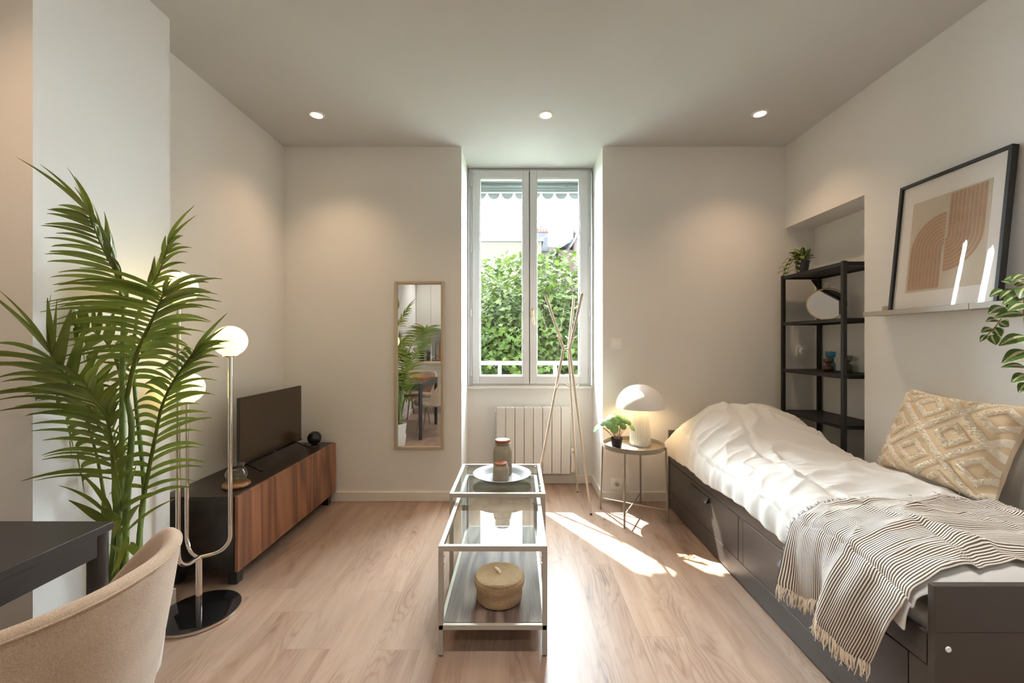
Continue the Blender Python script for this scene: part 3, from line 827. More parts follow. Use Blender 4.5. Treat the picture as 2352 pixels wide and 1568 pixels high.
# ------------------------------------------------------------------ bedside tray table
TX, TY, TZ = .867, 3.128, .525
t = empty('side_table', (TX, TY, 0)); tag(t, 'round taupe metal tray table between the coat rack and the bed', 'side table')
pr = [(0, -.004), (.222, -.004), (.226, 0), (.226, .030), (.223, .031), (.221, .029), (.221, .002), (0, .002)]
MB().lathe(pr, (0, 0, TZ - .012), 64).build('tray', M['taupe_metal'], t, smooth=True, ang=40)
m = []
for k in range(4):
    a = R(-29 + 90 * k); d = Vector((math.cos(a), math.sin(a), 0))
    l = MB().bar(d * .250 + Vector((0, 0, 0)), d * .234 + Vector((0, 0, TZ + .012)), .013, .013).build('leg', M['taupe_metal'], t, bevel=.003)
for k in range(2):
    a = R(-29 + 90 * k); d = Vector((math.cos(a), math.sin(a), 0))
    MB().tube([d * .247 + Vector((0, 0, .085)), -d * .247 + Vector((0, 0, .085 + .008 * k))], .005, 10).build('cross_bar', M['taupe_metal'], t, smooth=True)

t = empty('table_lamp', (.930, 3.165, TZ - .0095)); tag(t, 'white mushroom-shaped lamp with a ribbed base on the tray table', 'table lamp')
MB().lathe([(0, 0), (.076, 0), (.079, .004), (.077, .012), (0, .012)], (0, 0, 0), 48).build('foot_ring', M['steel'], t, smooth=True)
rib = lambda a, z: .026 * math.cos(a * 26)
MB().lathe([(.075, .012), (.077, .030), (.073, .10), (.064, .18), (.054, .25), (.044, .30), (0, .30)], (0, 0, 0), 26 * 8, rib=rib).build('base', M['ceramic'], t, smooth=True, ang=60)
sh = [(.178 * math.sin(R(a)) ** .92, .285 + .178 * math.cos(R(a)) ** 1.0) for a in range(90, 4, -5)] + [(0, .463)]
sh = [(r, .285 + (z - .285) * .98) for r, z in sh]
inner = [(max(r - .003, 0), z - .003) for r, z in reversed(sh)]
inner[-1] = (sh[0][0] - .003, .285)
MB().lathe(sh + inner, (0, 0, 0), 64).build('shade', M['shade'], t, smooth=True, ang=60)
MB().lathe([(0, 0), (.006, .001), (.006, .007), (.003, .011), (0, .012)], (0, 0, .459), 14).build('finial', M['steel'], t, smooth=True)
bl = MB().lathe([(.028 * math.sin(R(a)), -.028 * math.cos(R(a))) for a in range(0, 181, 15)], (0, 0, .345), 20).build('bulb', emit_material('lamp_bulb', (1, .72, .40), 25.0), t, smooth=True)
l = bpy.data.lights.new('lamp_glow', 'POINT'); l.energy = 1.3; l.color = (1, .66, .34); l.shadow_soft_size = .03
lo = bpy.data.objects.new('lamp_glow', l); col.objects.link(lo); lo.parent = t; lo.location = (.0, 0, .302 + .012)
lo.location = (0, 0, .385)

# plug and cable of the lamp
t = empty('lamp_cable', (.79, 3.38, .12)); tag(t, 'white bundled cable hanging behind the tray table to the socket', 'cable')
cb = catmull([(.016, .018, .022), (.04, -.03, .04), (.06, -.04, .09), (.085, -.04, .14), (.05, -.05, .24), (.075, -.05, .32), (.10, -.05, .30), (.075, -.05, .22), (.06, -.04, .14), (.09, -.045, .06), (.10, -.045, .05), (.09, -.045, .14), (.055, -.05, .26), (.07, -.055, .34), (.09, -.055, .33), (.08, -.05, .22), (.085, -.05, .16), (.10, -.05, .10), (.115, -.05, .12), (.09, -.05, .20), (.10, -.06, .36), (.12, -.08, .388)], 120)
MB().tube(cb, .0028, 8).build('cord', M['white_plastic'], t, smooth=True)
MB().tube([(.016, .010, .022), (.016, -.012, .024), (.028, -.026, .034)], [.014, .013, .006], 14).build('plug', M['grey_plastic'], t, smooth=True)
# ------------------------------------------------------------------ day bed
BX, BX1, BY0, BY1 = 1.184, 2.045, 1.185, 3.285
t = empty('day_bed', (BX, BY0, 0)); tag(t, 'dark brown day bed with drawers along the right wall', 'bed')
WD = BX1 - BX; LN = BY1 - BY0
MB().box(0, WD, 0, .022, 0, .607).build('end_panel', M['bed'], t, bevel=.003)
MB().box(0, WD, LN - .022, LN, 0, .607).build('end_panel', M['bed'], t, bevel=.003)
MB().box(.003, WD - .003, -.0006, 0, .4735, .4755).build('panel_joint', M['black'], t)
k = MB().lathe([(0, .003), (.007, .003), (.0085, .001), (.0085, 0), (0, 0)], (0, 0, 0), 20); k.xform(Matrix.Translation((.037, -.0005, .428)) @ Matrix.Rotation(R(90), 4, 'X'))
k.build('bolt_cover', M['white_plastic'], t, smooth=True)
MB().box(.006, .024, .03, LN - .022, .362, .452).build('front_rail', M['bed'], t, bevel=.0015)
MB().box(.004, .020, .022, LN - .022, .012, .122).build('plinth', M['bed'], t, bevel=.0015)
MB().box(.006, .022, .022, .085, .124, .360).build('front_stile', M['bed'], t, bevel=.0015)
MB().box(.006, .022, LN - .105, LN - .022, .124, .360).build('front_stile', M['bed'], t, bevel=.0015)
MB().box(.006, .022, 1.018, 1.064, .124, .360).build('front_stile', M['bed'], t, bevel=.0015)
for (y0, y1) in ((.088, 1.015), (1.067, LN - .108)):
    d = MB().box(.005, .022, y0, y1, .125, .359).build('drawer', M['bed'], t, bevel=.0015)
    yc = (y0 + y1) / 2
    h = MB(); h.add([(-.024, yc - .135, .298), (.006, yc - .135, .302), (.006, yc - .135, .330), (-.004, yc - .135, .330), (-.024, yc + .135, .298), (.006, yc + .135, .302), (.006, yc + .135, .330), (-.004, yc + .135, .330)],
        [(0, 1, 2, 3), (7, 6, 5, 4), (0, 4, 5, 1), (1, 5, 6, 2), (2, 6, 7, 3), (3, 7, 4, 0)])
    h.build('handle', M['black'], d, bevel=.0015)
MB().box(.03, WD - .01, .03, LN - .03, .30, .40).build('slatted_base', M['black'], t)
MB().box(WD - .02, WD, .022, LN - .022, .10, .452).build('back_rail', M['bed'], t, bevel=.0015)
MB().box(.03, WD - .02, .03, LN - .03, .012, .29).build('drawer_box', M['black'], t)

m = MB().box(1.215, 2.02, 1.23, 3.25, .405, .50)
tag(m.build('mattress', M['sheet'], bevel=.03, seg=4), 'white mattress on the day bed under the duvet', 'mattress')

def sgnpow(x, p): return math.copysign(abs(x) ** p, x)
DX, DA = 1.605, .455
def nz(x, y, z=0.0): return mnoise.noise(Vector((x, y, z)))
def duvet_h(y):
    e = max(0.0, 1 - abs((y - 2.24) / 1.045) ** 14) ** .5
    b = .150 + .230 * math.exp(-((y - 2.93) / .30) ** 2) + .02 * math.exp(-((y - 2.3) / .5) ** 2)
    return b * (.35 + .65 * e)
def duvet_pt(v, y, off=0.0):
    """v 0..1 from the hem over the front, across the bed, to the hem at the wall"""
    th = -.10 + (PI + .20) * v
    c, s = math.cos(th), math.sin(th)
    h = duvet_h(y)
    hump = math.exp(-((y - 2.93) / .36) ** 2)
    px = .50 + .28 * hump
    x = DX - (DA + off) * sgnpow(c, px)
    z0 = .468 + .012 * math.sin(y * 9 + 1) * (1 if v < .5 else 0)
    z = z0 + (h + off) * (sgnpow(s, .62 + .22 * hump) if s > 0 else s * .9)
    z -= .05 * hump * max(0, v - .45) * 1.2
    return x, z
def duvet_full(v, y, off=0.0):
    x, z = duvet_pt(v, y, off)
    # puckered seams along the bed and soft folds
    for sv, dep in ((.155, .016), (.44, .012), (.72, .010)):
        w_ = sv + .012 * nz(y * 2.0, sv * 9)
        q = abs(v - w_)
        z -= dep * math.exp(-(q / .010) ** 2)
        pk = math.exp(-(q / .085) ** 2)
        z += .010 * pk * nz(y * 13.0, v * 6.0, sv * 5) + .008 * pk * nz(y * 30, v * 8, 2 + sv)
    puff = .010 * math.sin(v * PI * 3.4) ** 2
    fold = (1 - abs(nz(x * 2.2 + y * 1.3, y * 2.6 - x * 2.0, 4.0)) * 2.2)
    fold2 = (1 - abs(nz(x * 4 - y * 2.6, y * 5 + x * 2.0, 8.0)) * 2.4)
    top = min(1, max(0, (z - .50) * 8))
    z += top * (puff + .012 * nz(x * 3, y * 3) + .019 * max(0, fold) ** 4 + .012 * max(0, fold2) ** 4 + .006 * nz(x * 12, y * 14, 1))
    side = math.exp(-(v / .13) ** 2)
    x -= side * (.014 * nz(y * 7, 3.3) + .013 * nz(y * 17, v * 5, 7.7) + .010)
    if v < .04: z += .010 * nz(y * 6, 1.1)
    return (x, y, z)
def duvet(u, v): return duvet_full(v, 1.232 + u * 2.026)
o = MB().grid(duvet, 300, 170).build('duvet', M['sheet'], smooth=True, ang=180)
md = o.modifiers.new('cloth', 'SOLIDIFY'); md.thickness = .006; md.offset = -1
tag(o, 'white puffy duvet with a pillow-shaped bulge at the window end of the bed', 'duvet')

# striped throw
t = empty('striped_throw', (1.6, 1.45, .63)); tag(t, 'black and cream striped throw with a cream fringe hanging over the bed front', 'throw')
def throw_pt(u, v):
    """u across the stripes (0 near .. 1 far), v 0 = wall side .. 1 = hanging hem"""
    top = .74
    if v < top:
        q = v / top
        vv = .86 + (.085 - .86) * q
        y = 1.262 + .462 * u + .015 * math.sin(q * 5) * (1 - u)
        y -= .03 * (1 - u) * max(0, q - .5) * 1.2
        x, _, z = duvet_full(vv, y, .010)
        z += .006 + .0065 * (1 + nz(x * 4.5, u * 7, 2)) + .006 * max(0, 1 - abs(nz(x * 3 + u * 3.5, u * 4.2, 5)) * 2.6) ** 2 + .002 * nz(x * 16, u * 15, 6)
        x -= .006 * max(0, q - .8) * 5
        return Vector((x, y, z))
    q = (v - top) / (1 - top)
    e = throw_pt(u, top - 1e-4)
    ln = .262 - .055 * u + .012 * math.sin(u * 9)
    fold = .040 * math.sin((u + .08 * q) * 2 * PI * 1.45 + .9) + .013 * math.sin(u * 21 + 1 + q)
    x = e.x - .016 * math.sin(min(1, q * 2) * PI / 2) + (fold - .030) * min(1, q * 1.1) * .85
    y = e.y + q * (.115 * (1 - u) ** 1.3 - .045 * u)
    z = e.z - q * ln
    return Vector((min(x, 1.158), y, z)) if q > .1 else Vector((x, y, z))
o = MB().grid(lambda u, v: tuple(throw_pt(u, v) - Vector((1.6, 1.45, .63))), 90, 150, lambda u, v: (u, v)).build('cloth', M['throw'], t, smooth=True, ang=180)
md = o.modifiers.new('cloth', 'SOLIDIFY'); md.thickness = .003; md.offset = 0
random.seed(3)
m = MB()
for i in range(170):
    u = (i + random.uniform(-.4, .4)) / 170; u = min(max(u, 0), 1)
    p = throw_pt(u, 1.0) - Vector((1.6, 1.45, .63))
    ln = random.uniform(.035, .058)
    cl = .010 * math.sin(i * .55)
    q = p + Vector((random.uniform(-.014, .003), random.uniform(-.010, .010) + cl, -ln))
    m.tube(catmull([p + Vector((0, 0, .004)), p.lerp(q, .5) + Vector((random.uniform(-.007, .004), random.uniform(-.006, .006), 0)), q], 4), [.0016, .0022, .0018, .0015, .0011], 5)
m.build('fringe', M['fringe'], t, smooth=True)['kind'] = 'stuff'
m = MB()
for i in range(260):
    v = random.uniform(.02, .97)
    p = throw_pt(1.0, v) - Vector((1.6, 1.45, .63))
    q = p + Vector((random.uniform(-.008, .008), random.uniform(.006, .018), random.uniform(-.002, .008)))
    m.tube([p, q], [.0009, .0006], 4)
m.build('edge_threads', M['dark_fringe'], t)['kind'] = 'stuff'

# cushion
def cushion():
    W_, H_, TH = .275, .228, .085
    t = empty('tufted_cushion', (1.985, 2.015, .610)); tag(t, 'tan cushion with cream tufted diamonds leaning on the right wall', 'cushion')
    A = Vector((-.10, -1, -.02)).normalized(); A = Vector((.0, -1, -.03)).normalized()
    B = Vector((.155, .0, .40)); B = (B - A * B.dot(A)).normalized(); N = A.cross(B)
    def tuftmask(a, b):
        w_ = .012 * nz(a * 9, b * 9, 3)
        p, q = (a + b * 1.0) * .95 + .12, (a - b * 1.0) * .95 + .28
        fp, fq = p - math.floor(p), q - math.floor(q)
        dl = min(min(fp, 1 - fp), min(fq, 1 - fq)) + w_
        ring = abs(max(abs(fp - .5), abs(fq - .5)) - .22) + w_
        return max(0, 1 - (dl / .075) ** 2), max(0, 1 - (ring / .062) ** 2)
    def pt(u, v, side):
        a, b = 2 * u - 1, 2 * v - 1
        pin = .09
        aa = a * (1 - pin * (1 - b * b) * abs(a) ** 2); bb = b * (1 - pin * (1 - a * a) * abs(b) ** 2)
        th = TH * max(0, (1 - a ** 4) * (1 - b ** 4)) ** .52
        k = 0
        if side > 0:
            m1, m2 = tuftmask(a, b); k = max(m1, m2)
            fade = min(1, (1 - max(abs(a), abs(b))) * 14)
            th += fade * (.013 * k ** .5 * (1 + .8 * nz(a * 34, b * 34, 1)) if k > 0 else 0)
        th += .004 * nz(a * 4, b * 4, side)
        th += .006 * (1 - max(abs(a), abs(b))) * nz(a * 3.0 + b * 5, b * 2, 9)
        return A * (aa * W_) + B * ((bb + 1) * H_) + N * (side * th)
    mats = [M['cushion'], M['tuft']]
    m = MB()
    NU = 190
    m.grid(lambda u, v: tuple(pt(u, v, 1)), NU, NU)
    m.mi = []
    for i in range(NU):
        for j in range(NU):
            a, b = 2 * (i + .5) / NU - 1, 2 * (j + .5) / NU - 1
            m1, m2 = tuftmask(a, b)
            m.mi.append(1 if max(m1, m2) > .05 else 0)
    m.cur = 0
    m.grid(lambda u, v: tuple(pt(u, v, -1)), 60, 60)
    m.build('cover', mats, t, smooth=True, ang=180)
    # loose tuft threads standing out of the bands
    random.seed(11); f = MB(); n = 0
    while n < 1500:
        u, v = random.random(), random.random()
        a, b = 2 * u - 1, 2 * v - 1
        if max(tuftmask(a, b)) < .1 or max(abs(a), abs(b)) > .985: continue
        p = pt(u, v, 1)
        d = (N * random.uniform(.2, 1) + A * random.uniform(-1, 1) + B * random.uniform(-1.1, .7)).normalized()
        s = d.cross(Vector((random.random(), random.random(), random.random()))).normalized() * .0016
        q = p + d * random.uniform(.008, .016)
        f.add([p - s, p + s, q + s * .6, q - s * .6], [(0, 1, 2, 3)]); n += 1
    f.build('tufts', M['tuft'], t)
cushion()

# ------------------------------------------------------------------ picture, ledges
def ledge(y1, y0, label):
    t = empty('picture_ledge', (XR, (y0 + y1) / 2, 1.45)); tag(t, label, 'shelf', 'beige picture ledges on the right wall')
    hl = (y1 - y0) / 2 - .0006
    MB().box(-.125, 0, -hl, hl, 0, .010).build('base', M['ledge'], t, bevel=.001)
    MB().box(-.127, -.117, -hl, hl, -.003, .024).build('front_lip', M['ledge'], t, bevel=.0015)
    MB().box(-.012, 0, -hl, hl, .010, .058).build('back_plate', M['ledge'], t, bevel=.001)
ledge(2.490, 1.905, 'beige picture ledge under the left half of the framed print, near the shelves')
ledge(1.905, 1.320, 'beige picture ledge under the trailing plant and the right side of the framed print')

t = empty('framed_print', (2.080, 2.348, 1.4615)); tag(t, 'large black-framed print of interlocking tan arches leaning on the ledge', 'picture')
A = Vector((0, -1, 0)); B = Vector((.070, 0, .690)).normalized(); N = A.cross(B)
rot = Matrix((A, B, N)).transposed().to_4x4()
t.matrix_world = Matrix.Translation((2.080, 2.348, 1.4615)) @ rot
FW, FH = .534, .702
m = MB(); q = .015
for (a0, a1, b0, b1) in ((0, q, 0, FH), (FW - q, FW, 0, FH), (q, FW - q, 0, q), (q, FW - q, FH - q, FH)):
    m.box(a0, a1, b0, b1, -.030, 0)
m.build('frame', M['black_matt'], t, bevel=.001)
MB().box(q - .002, FW - q + .002, q - .002, FH - q + .002, -.029, -.026).build('backing', M['black_matt'], t)
pb = MB().box(q, FW - q, q, FH - q, -.0155, -.0140).build('mount', M['paper'], t)
pr = MB().box(.080, .460, .100, .585, -.0139, -.0132).build('print', M['print_bg'], t)
m = MB(); zt = -.0126
def band(path, w_):
    pts = [Vector((a, b_, 0)) for a, b_ in path]; vs = []
    for i, p in enumerate(pts):
        tt = (pts[min(i + 1, len(pts) - 1)] - pts[max(i - 1, 0)]).normalized(); s = Vector((-tt.y, tt.x, 0)) * w_ / 2
        vs += [(p.x + s.x, p.y + s.y, zt), (p.x - s.x, p.y - s.y, zt)]
    m.add(vs, [(2 * i, 2 * i + 2, 2 * i + 3, 2 * i + 1) for i in range(len(pts) - 1)])
ca, cl, cr = .268, .318, .362
for i in range(9):
    r = .016 + i * .0186
    arc = [(ca - .003 - r * math.cos(R(x)), cl + r * math.sin(R(x))) for x in range(0, 91, 6)]
    band([(ca - .003 - r, .112)] + arc, .0156)
    arc = [(ca + .003 + r * math.cos(R(x)), cr - r * math.sin(R(x))) for x in range(0, 91, 6)]
    band([(ca + .003 + r, .577)] + arc, .0156)
m.build('arches', M['print_band'], pr)
MB().box(q, FW - q, q, FH - q, -.0095, -.0075).build('glazing', M['picture_glass'], t)

# ------------------------------------------------------------------ black shelves in the niche
SX0, SX1, SY0, SY1 = 2.116, 2.402, 2.708, 3.325
t = empty('shelf_unit', ((SX0 + SX1) / 2, (SY0 + SY1) / 2, 0)); tag(t, 'black metal open shelving unit standing in the wall niche', 'shelving')
a, c = (SX1 - SX0) / 2, (SY1 - SY0) / 2
for sx in (-1, 1):
    for sy in (-1, 1):
        MB().box(sx * a - .0125, sx * a + .0125, sy * c - .0125, sy * c + .0125, 0, 1.822).build('post', M['black_matt'], t, bevel=.002)
SHZ = (1.815, 1.450, 1.080, .753, .39, .06)
for z in SHZ:
    s = MB().box(-a + .012, a - .012, -c + .012, c - .012, z - .008, z).build('shelf', M['black_matt'], t, bevel=.001)
    m = MB()
    for sx in (-1, 1): m.box(sx * a - .009, sx * a + .009, -c + .0125, c - .0125, z - .022, z + .002)
    for sy in (-1, 1): m.box(-a + .0125, a - .0125, sy * c - .009, sy * c + .009, z - .022, z + .002)
    m.build('shelf_rail', M['black_matt'], s, bevel=.001)
m = MB()
m.add([(a - .02, c - .01, 1.79), (a - .07, c - .01, 1.79), (a - .02, c - .01, 1.72), (a - .02, c - .004, 1.79), (a - .07, c - .004, 1.79), (a - .02, c - .004, 1.72)], [(0, 1, 2), (5, 4, 3), (0, 3, 4, 1), (1, 4, 5, 2), (2, 5, 3, 0)])
m.build('bracket', M['black_matt'], t)

# round mirror on the second shelf
t = empty('round_mirror', (2.222, 3.005, 1.4525)); tag(t, 'small round mirror with a ring handle on the upper black shelf', 'mirror')
yaw = math.atan2(-.80, -.60)
Nn = Vector((math.cos(yaw) * .97, math.sin(yaw) * .97, .24)).normalized(); Uu = Vector((0, 0, 1)).cross(Nn).normalized(); Vv = Nn.cross(Uu)
mr = Matrix.Translation(Vv * .122 - Nn * 0.0) @ Matrix((Uu, Vv, Nn)).transposed().to_4x4()
k = MB().lathe([(.1135, -.004), (.121, -.004), (.121, .007), (.1135, .007)], (0, 0, 0), 56, close=True); k.xform(mr); k.build('rim', M['brass'], t, smooth=True)
k = MB().lathe([(0, .002), (.1145, .002), (.1145, -.003), (0, -.003)], (0, 0, 0), 56); k.xform(mr); k.build('glass', M['mirror'], t, smooth=True)
k = MB().tube([(.019 * math.cos(x), .140 + .019 * math.sin(x), 0) for x in [2 * PI * i / 24 for i in range(25)]], .0022, 8, caps=False); k.xform(mr); k.build('ring_handle', M['brass'], t, smooth=True)
bk = -Nn * .075; bk.z = 0
MB().tube([mr @ Vector((.02, .02, -.005)), Vector((bk.x, bk.y, .003)) + Uu * .05], .0022, 8).tube([mr @ Vector((-.02, .02, -.005)), Vector((bk.x, bk.y, .003)) - Uu * .05], .0022, 8).build('stand', M['black_matt'], t, smooth=True)

def vase(x, y, z, r, h, mat, label):
    t = tag(MB().lathe([(0, 0), (r * .92, 0), (r, h * .06), (r, h * .38), (r * .9, h * .46), (r * .42, h * .53), (r * .42, h * .60), (r * .95, h * .72), (r * 1.02, h * .80), (r * 1.02, h), (r * .96, h), (r * .95, h * .80), (r * .85, h * .73), (r * .34, h * .61), (r * .34, h * .53), (r * .8, h * .44), (r * .92, h * .37), (r * .92, h * .08), (0, h * .05)], (0, 0, 0), 36).build('glass_vase', mat, None, smooth=True, ang=50, loc=(x, y, z)), label, 'vase', 'hourglass glass vases')
    return t
vase(2.262, 3.035, 1.0805, .032, .095, M['amber_glass'], 'short amber hourglass glass vase in front of the blue one on the shelf')
vase(2.312, 3.085, 1.0805, .032, .145, M['blue_glass'], 'tall blue hourglass glass vase behind the amber one')
vase(2.318, 2.935, 1.0805, .031, .115, M['smoke_glass'], 'smoky grey hourglass vase half behind the front shelf post')
vase(2.372, 3.000, 1.0805, .031, .120, M['smoke_glass'], 'smoky grey hourglass vase farther back in the shelf, right of the blue one')

# ------------------------------------------------------------------ small plants
def blade(m, p, tip, w, nrm, droop=0.12, n=6, fold=.25, uvk=True):
    """broad pointed leaf from p to tip"""
    p = Vector(p); tip = Vector(tip); d = tip - p; L = d.length
    s = d.cross(nrm).normalized(); nn = s.cross(d).normalized()
    b0 = len(m.v); vs = []; uvs = []
    for i in range(n + 1):
        q = i / n
        ww = w * (math.sin(PI * min(1, q * .93 + .03) ** .75)) * .5
        c = p + d * q + nn * (4 * droop * L * q * (1 - q))
        vs += [c - s * ww + nn * fold * ww, c, c + s * ww + nn * fold * ww]
        uvs += [(0, q), (.5, q), (1, q)]
    fs = []
    for i in range(n):
        fs += [(3 * i, 3 * i + 3, 3 * i + 4, 3 * i + 1), (3 * i + 1, 3 * i + 4, 3 * i + 5, 3 * i + 2)]
    m.add(vs, fs)
    if uvk:
        for i, u in enumerate(uvs): m.uv[b0 + i] = u
def plant_pot(t, r, h, mat):
    MB().lathe([(0, 0), (r * .72, 0), (r * .92, h * .9), (r, h * .9), (r, h), (r * .9, h), (r * .86, h * .82), (0, h * .82)], (0, 0, 0), 32).build('pot', mat, t, smooth=True, ang=40)
    MB().lathe([(0, h * .86), (r * .86, h * .84)], (0, 0, 0), 24).build('soil', M['soil'], t)

# trailing plant on the ledge, leaves measured from the photograph at their own depth
t = empty('trailing_plant', (2.115, 1.62, 1.4605)); tag(t, 'variegated trailing plant hanging from the ledge at the right edge', 'potted plant')
plant_pot(t, .048, .085, M['pot_black'])
org = Vector((2.115, 1.62, 1.4605))
def Q(cx, cy, y): return P(2180 + cx / 4.9, 600 + cy / 4.9, y) - org
LV = [((640, 330), (455, 400), 1.70, .040), ((860, 372), (600, 490), 1.60, .050), ((745, 295), (585, 225), 1.62, .032), ((750, 320), (565, 430), 1.66, .040),
      ((740, 175), (612, 222), 1.66, .020), ((735, 270), (850, 240), 1.62, .024), ((625, 515), (440, 595), 1.72, .046), ((835, 595), (505, 640), 1.62, .052), ((560, 665), (414, 680), 1.72, .036),
      ((570, 680), (670, 735), 1.72, .040), ((495, 762), (360, 802), 1.74, .034), ((425, 828), (345, 910), 1.74, .022), ((490, 825), (530, 940), 1.74, .040), ((517, 742), (582, 852), 1.74, .036),
      ((870, 850), (560, 950), 1.62, .052), ((880, 1015), (595, 1148), 1.62, .054), ((860, 1190), (585, 1193), 1.62, .030), ((880, 1280), (700, 1365), 1.62, .042), ((900, 1380), (780, 1480), 1.62, .040),
      ((640, 520), (745, 500), 1.66, .040), ((830, 150), (700, 225), 1.60, .036), ((850, 220), (720, 250), 1.64, .030), ((870, 300), (790, 420), 1.58, .045), ((860, 480), (660, 560), 1.56, .05)]
m = MB(); st = MB()
for (b0, t0, y, w_) in LV:
    p, q = Q(*b0, y), Q(*t0, y - .015)
    blade(m, p, q, w_ * 1.05, Vector((-.55, -.62, .55)), .07, 8, .18)
for pts in ([(900, 250, 1.60), (740, 300, 1.64), (640, 420, 1.70), (640, 540, 1.72), (560, 680, 1.73), (490, 770, 1.74), (430, 828, 1.74)], [(920, 300, 1.58), (850, 420, 1.58), (840, 600, 1.62), (870, 850, 1.62), (880, 1020, 1.62), (865, 1190, 1.62), (880, 1290, 1.62), (900, 1390, 1.62)], [(900, 260, 1.60), (800, 240, 1.61), (740, 175, 1.65)]):
    st.tube(catmull([Q(a_, b_, y) for a_, b_, y in pts], 24), .0022, 6)
st.tube(catmull([(0, 0, .08), (-.04, .0, .12), Q(900, 250, 1.60)], 8), .0022, 6)
random.seed(5)
for i in range(26):
    a_ = random.uniform(0, 2 * PI); d = Vector((math.cos(a_) * .8 - .25, math.sin(a_), random.uniform(.1, .7)))
    if d.x > .35: d.x = .3
    p = Vector((random.uniform(-.02, .02), random.uniform(-.03, .0), .085)); q = p + d * random.uniform(.05, .09)
    if (q + org).x > 2.15: continue
    blade(m, p, q, .036, Vector((-.3, 0, 1)), .12, 7, .2)
for i in range(16):
    z = -.05 - i * .018; p = Vector((-.085, -.09 + .02 * math.sin(i), z)); a_ = i * 2.3
    blade(m, p, p + Vector((math.cos(a_) * .03 - .03, math.sin(a_) * .055, -.03)), .034, Vector((-.8, 0, .5)), .08, 7, .2)
st.tube(catmull([(0, -.02, .08), (-.06, -.06, .08), (-.085, -.09, .0), (-.085, -.085, -.33)], 16), .0022, 6)
m.build('leaves', M['varieg'], t, smooth=True); st.build('vines', M['ivy_stem'], t, smooth=True)

# little plant on top of the shelves
t = empty('shelf_plant', (2.135, 3.13, 1.8155)); tag(t, 'small green trailing plant in a black pot on top of the black shelves', 'potted plant')
plant_pot(t, .050, .085, M['pot_black'])
m = MB(); st = MB(); random.seed(21)
for i in range(38):
    a_ = random.uniform(0, 2 * PI); e = random.uniform(.15, 1.1)
    d = Vector((math.cos(a_) * math.cos(e), math.sin(a_) * math.cos(e), math.sin(e)))
    p = Vector((d.x * .03, d.y * .03, .08 + random.uniform(0, .05))); q = p + d * random.uniform(.055, .085) + Vector((-.012, 0, -.01))
    blade(m, p, q, .034, Vector((0, 0, 1)) if e < .8 else Vector((0, -1, .2)), .14, 6, .25)
for (a_, ln) in ((190, .17), (215, .13), (165, .10)):
    d = Vector((math.cos(R(a_)), math.sin(R(a_)), 0))
    pts = catmull([Vector((0, 0, .09)), d * ln * .5 + Vector((0, 0, .115)), d * ln * .85 + Vector((0, 0, .06)), d * ln + Vector((0, 0, -.01))], 12)
    st.tube(pts, .0015, 5)
    for k in range(3, 13, 2):
        for sg in (-1, 1):
            s = Vector((-d.y, d.x, 0)) * sg
            blade(m, pts[k], pts[k] + s * .035 + d * .02 + Vector((0, 0, -.022)), .028, Vector((0, -.2, 1)), .1, 6, .2)
m.build('leaves', M['varieg'], t, smooth=True); st.build('vines', M['ivy_stem'], t, smooth=True)

# round-leaved plant on the tray table
t = empty('round_leaf_plant', (.727, 3.055, TZ - .0095)); tag(t, 'small round-leaved green plant in a black pot beside the table lamp', 'potted plant')
plant_pot(t, .045, .082, M['pot_black'])
m = MB(); st = MB(); random.seed(9)
for i in range(30):
    a_ = i * 2.399; rr = .035 + .085 * (i / 30) ** .7; zz = .262 - 1.0 * max(0, rr - .03) * (.6 + .5 * random.random()) + random.uniform(-.012, .012)
    if i in (24, 27, 29): a_ = PI + random.uniform(-.5, .5); rr = .145; zz = .16 + random.uniform(-.02, .02)
    c = Vector((math.cos(a_) * rr, math.sin(a_) * rr, zz))
    b_ = Vector((math.cos(a_) * .012, math.sin(a_) * .012, .072))
    st.tube(catmull([b_, b_.lerp(c, .5) + Vector((0, 0, .022)), c], 6), .0014, 5)
    nn = Vector((math.cos(a_) * .7, math.sin(a_) * .7 - .25, .75)).normalized(); u_ = nn.cross(Vector((0, 0, 1))).normalized(); v_ = nn.cross(u_)
    rad = random.uniform(.024, .033)
    vs = [c]
    for k in range(14):
        x = 2 * PI * k / 14; rk = rad * (1 + .14 * math.cos(x))
        vs.append(c + u_ * rk * math.sin(x) + v_ * rk * math.cos(x) * 1.08 - nn * rad * .22)
    m.add(vs, [(0, 1 + k, 1 + (k + 1) % 14) for k in range(14)])
m.build('leaves', M['money_leaf'], t, smooth=True, ang=180); st.build('stems', M['pink_stem'], t, smooth=True)
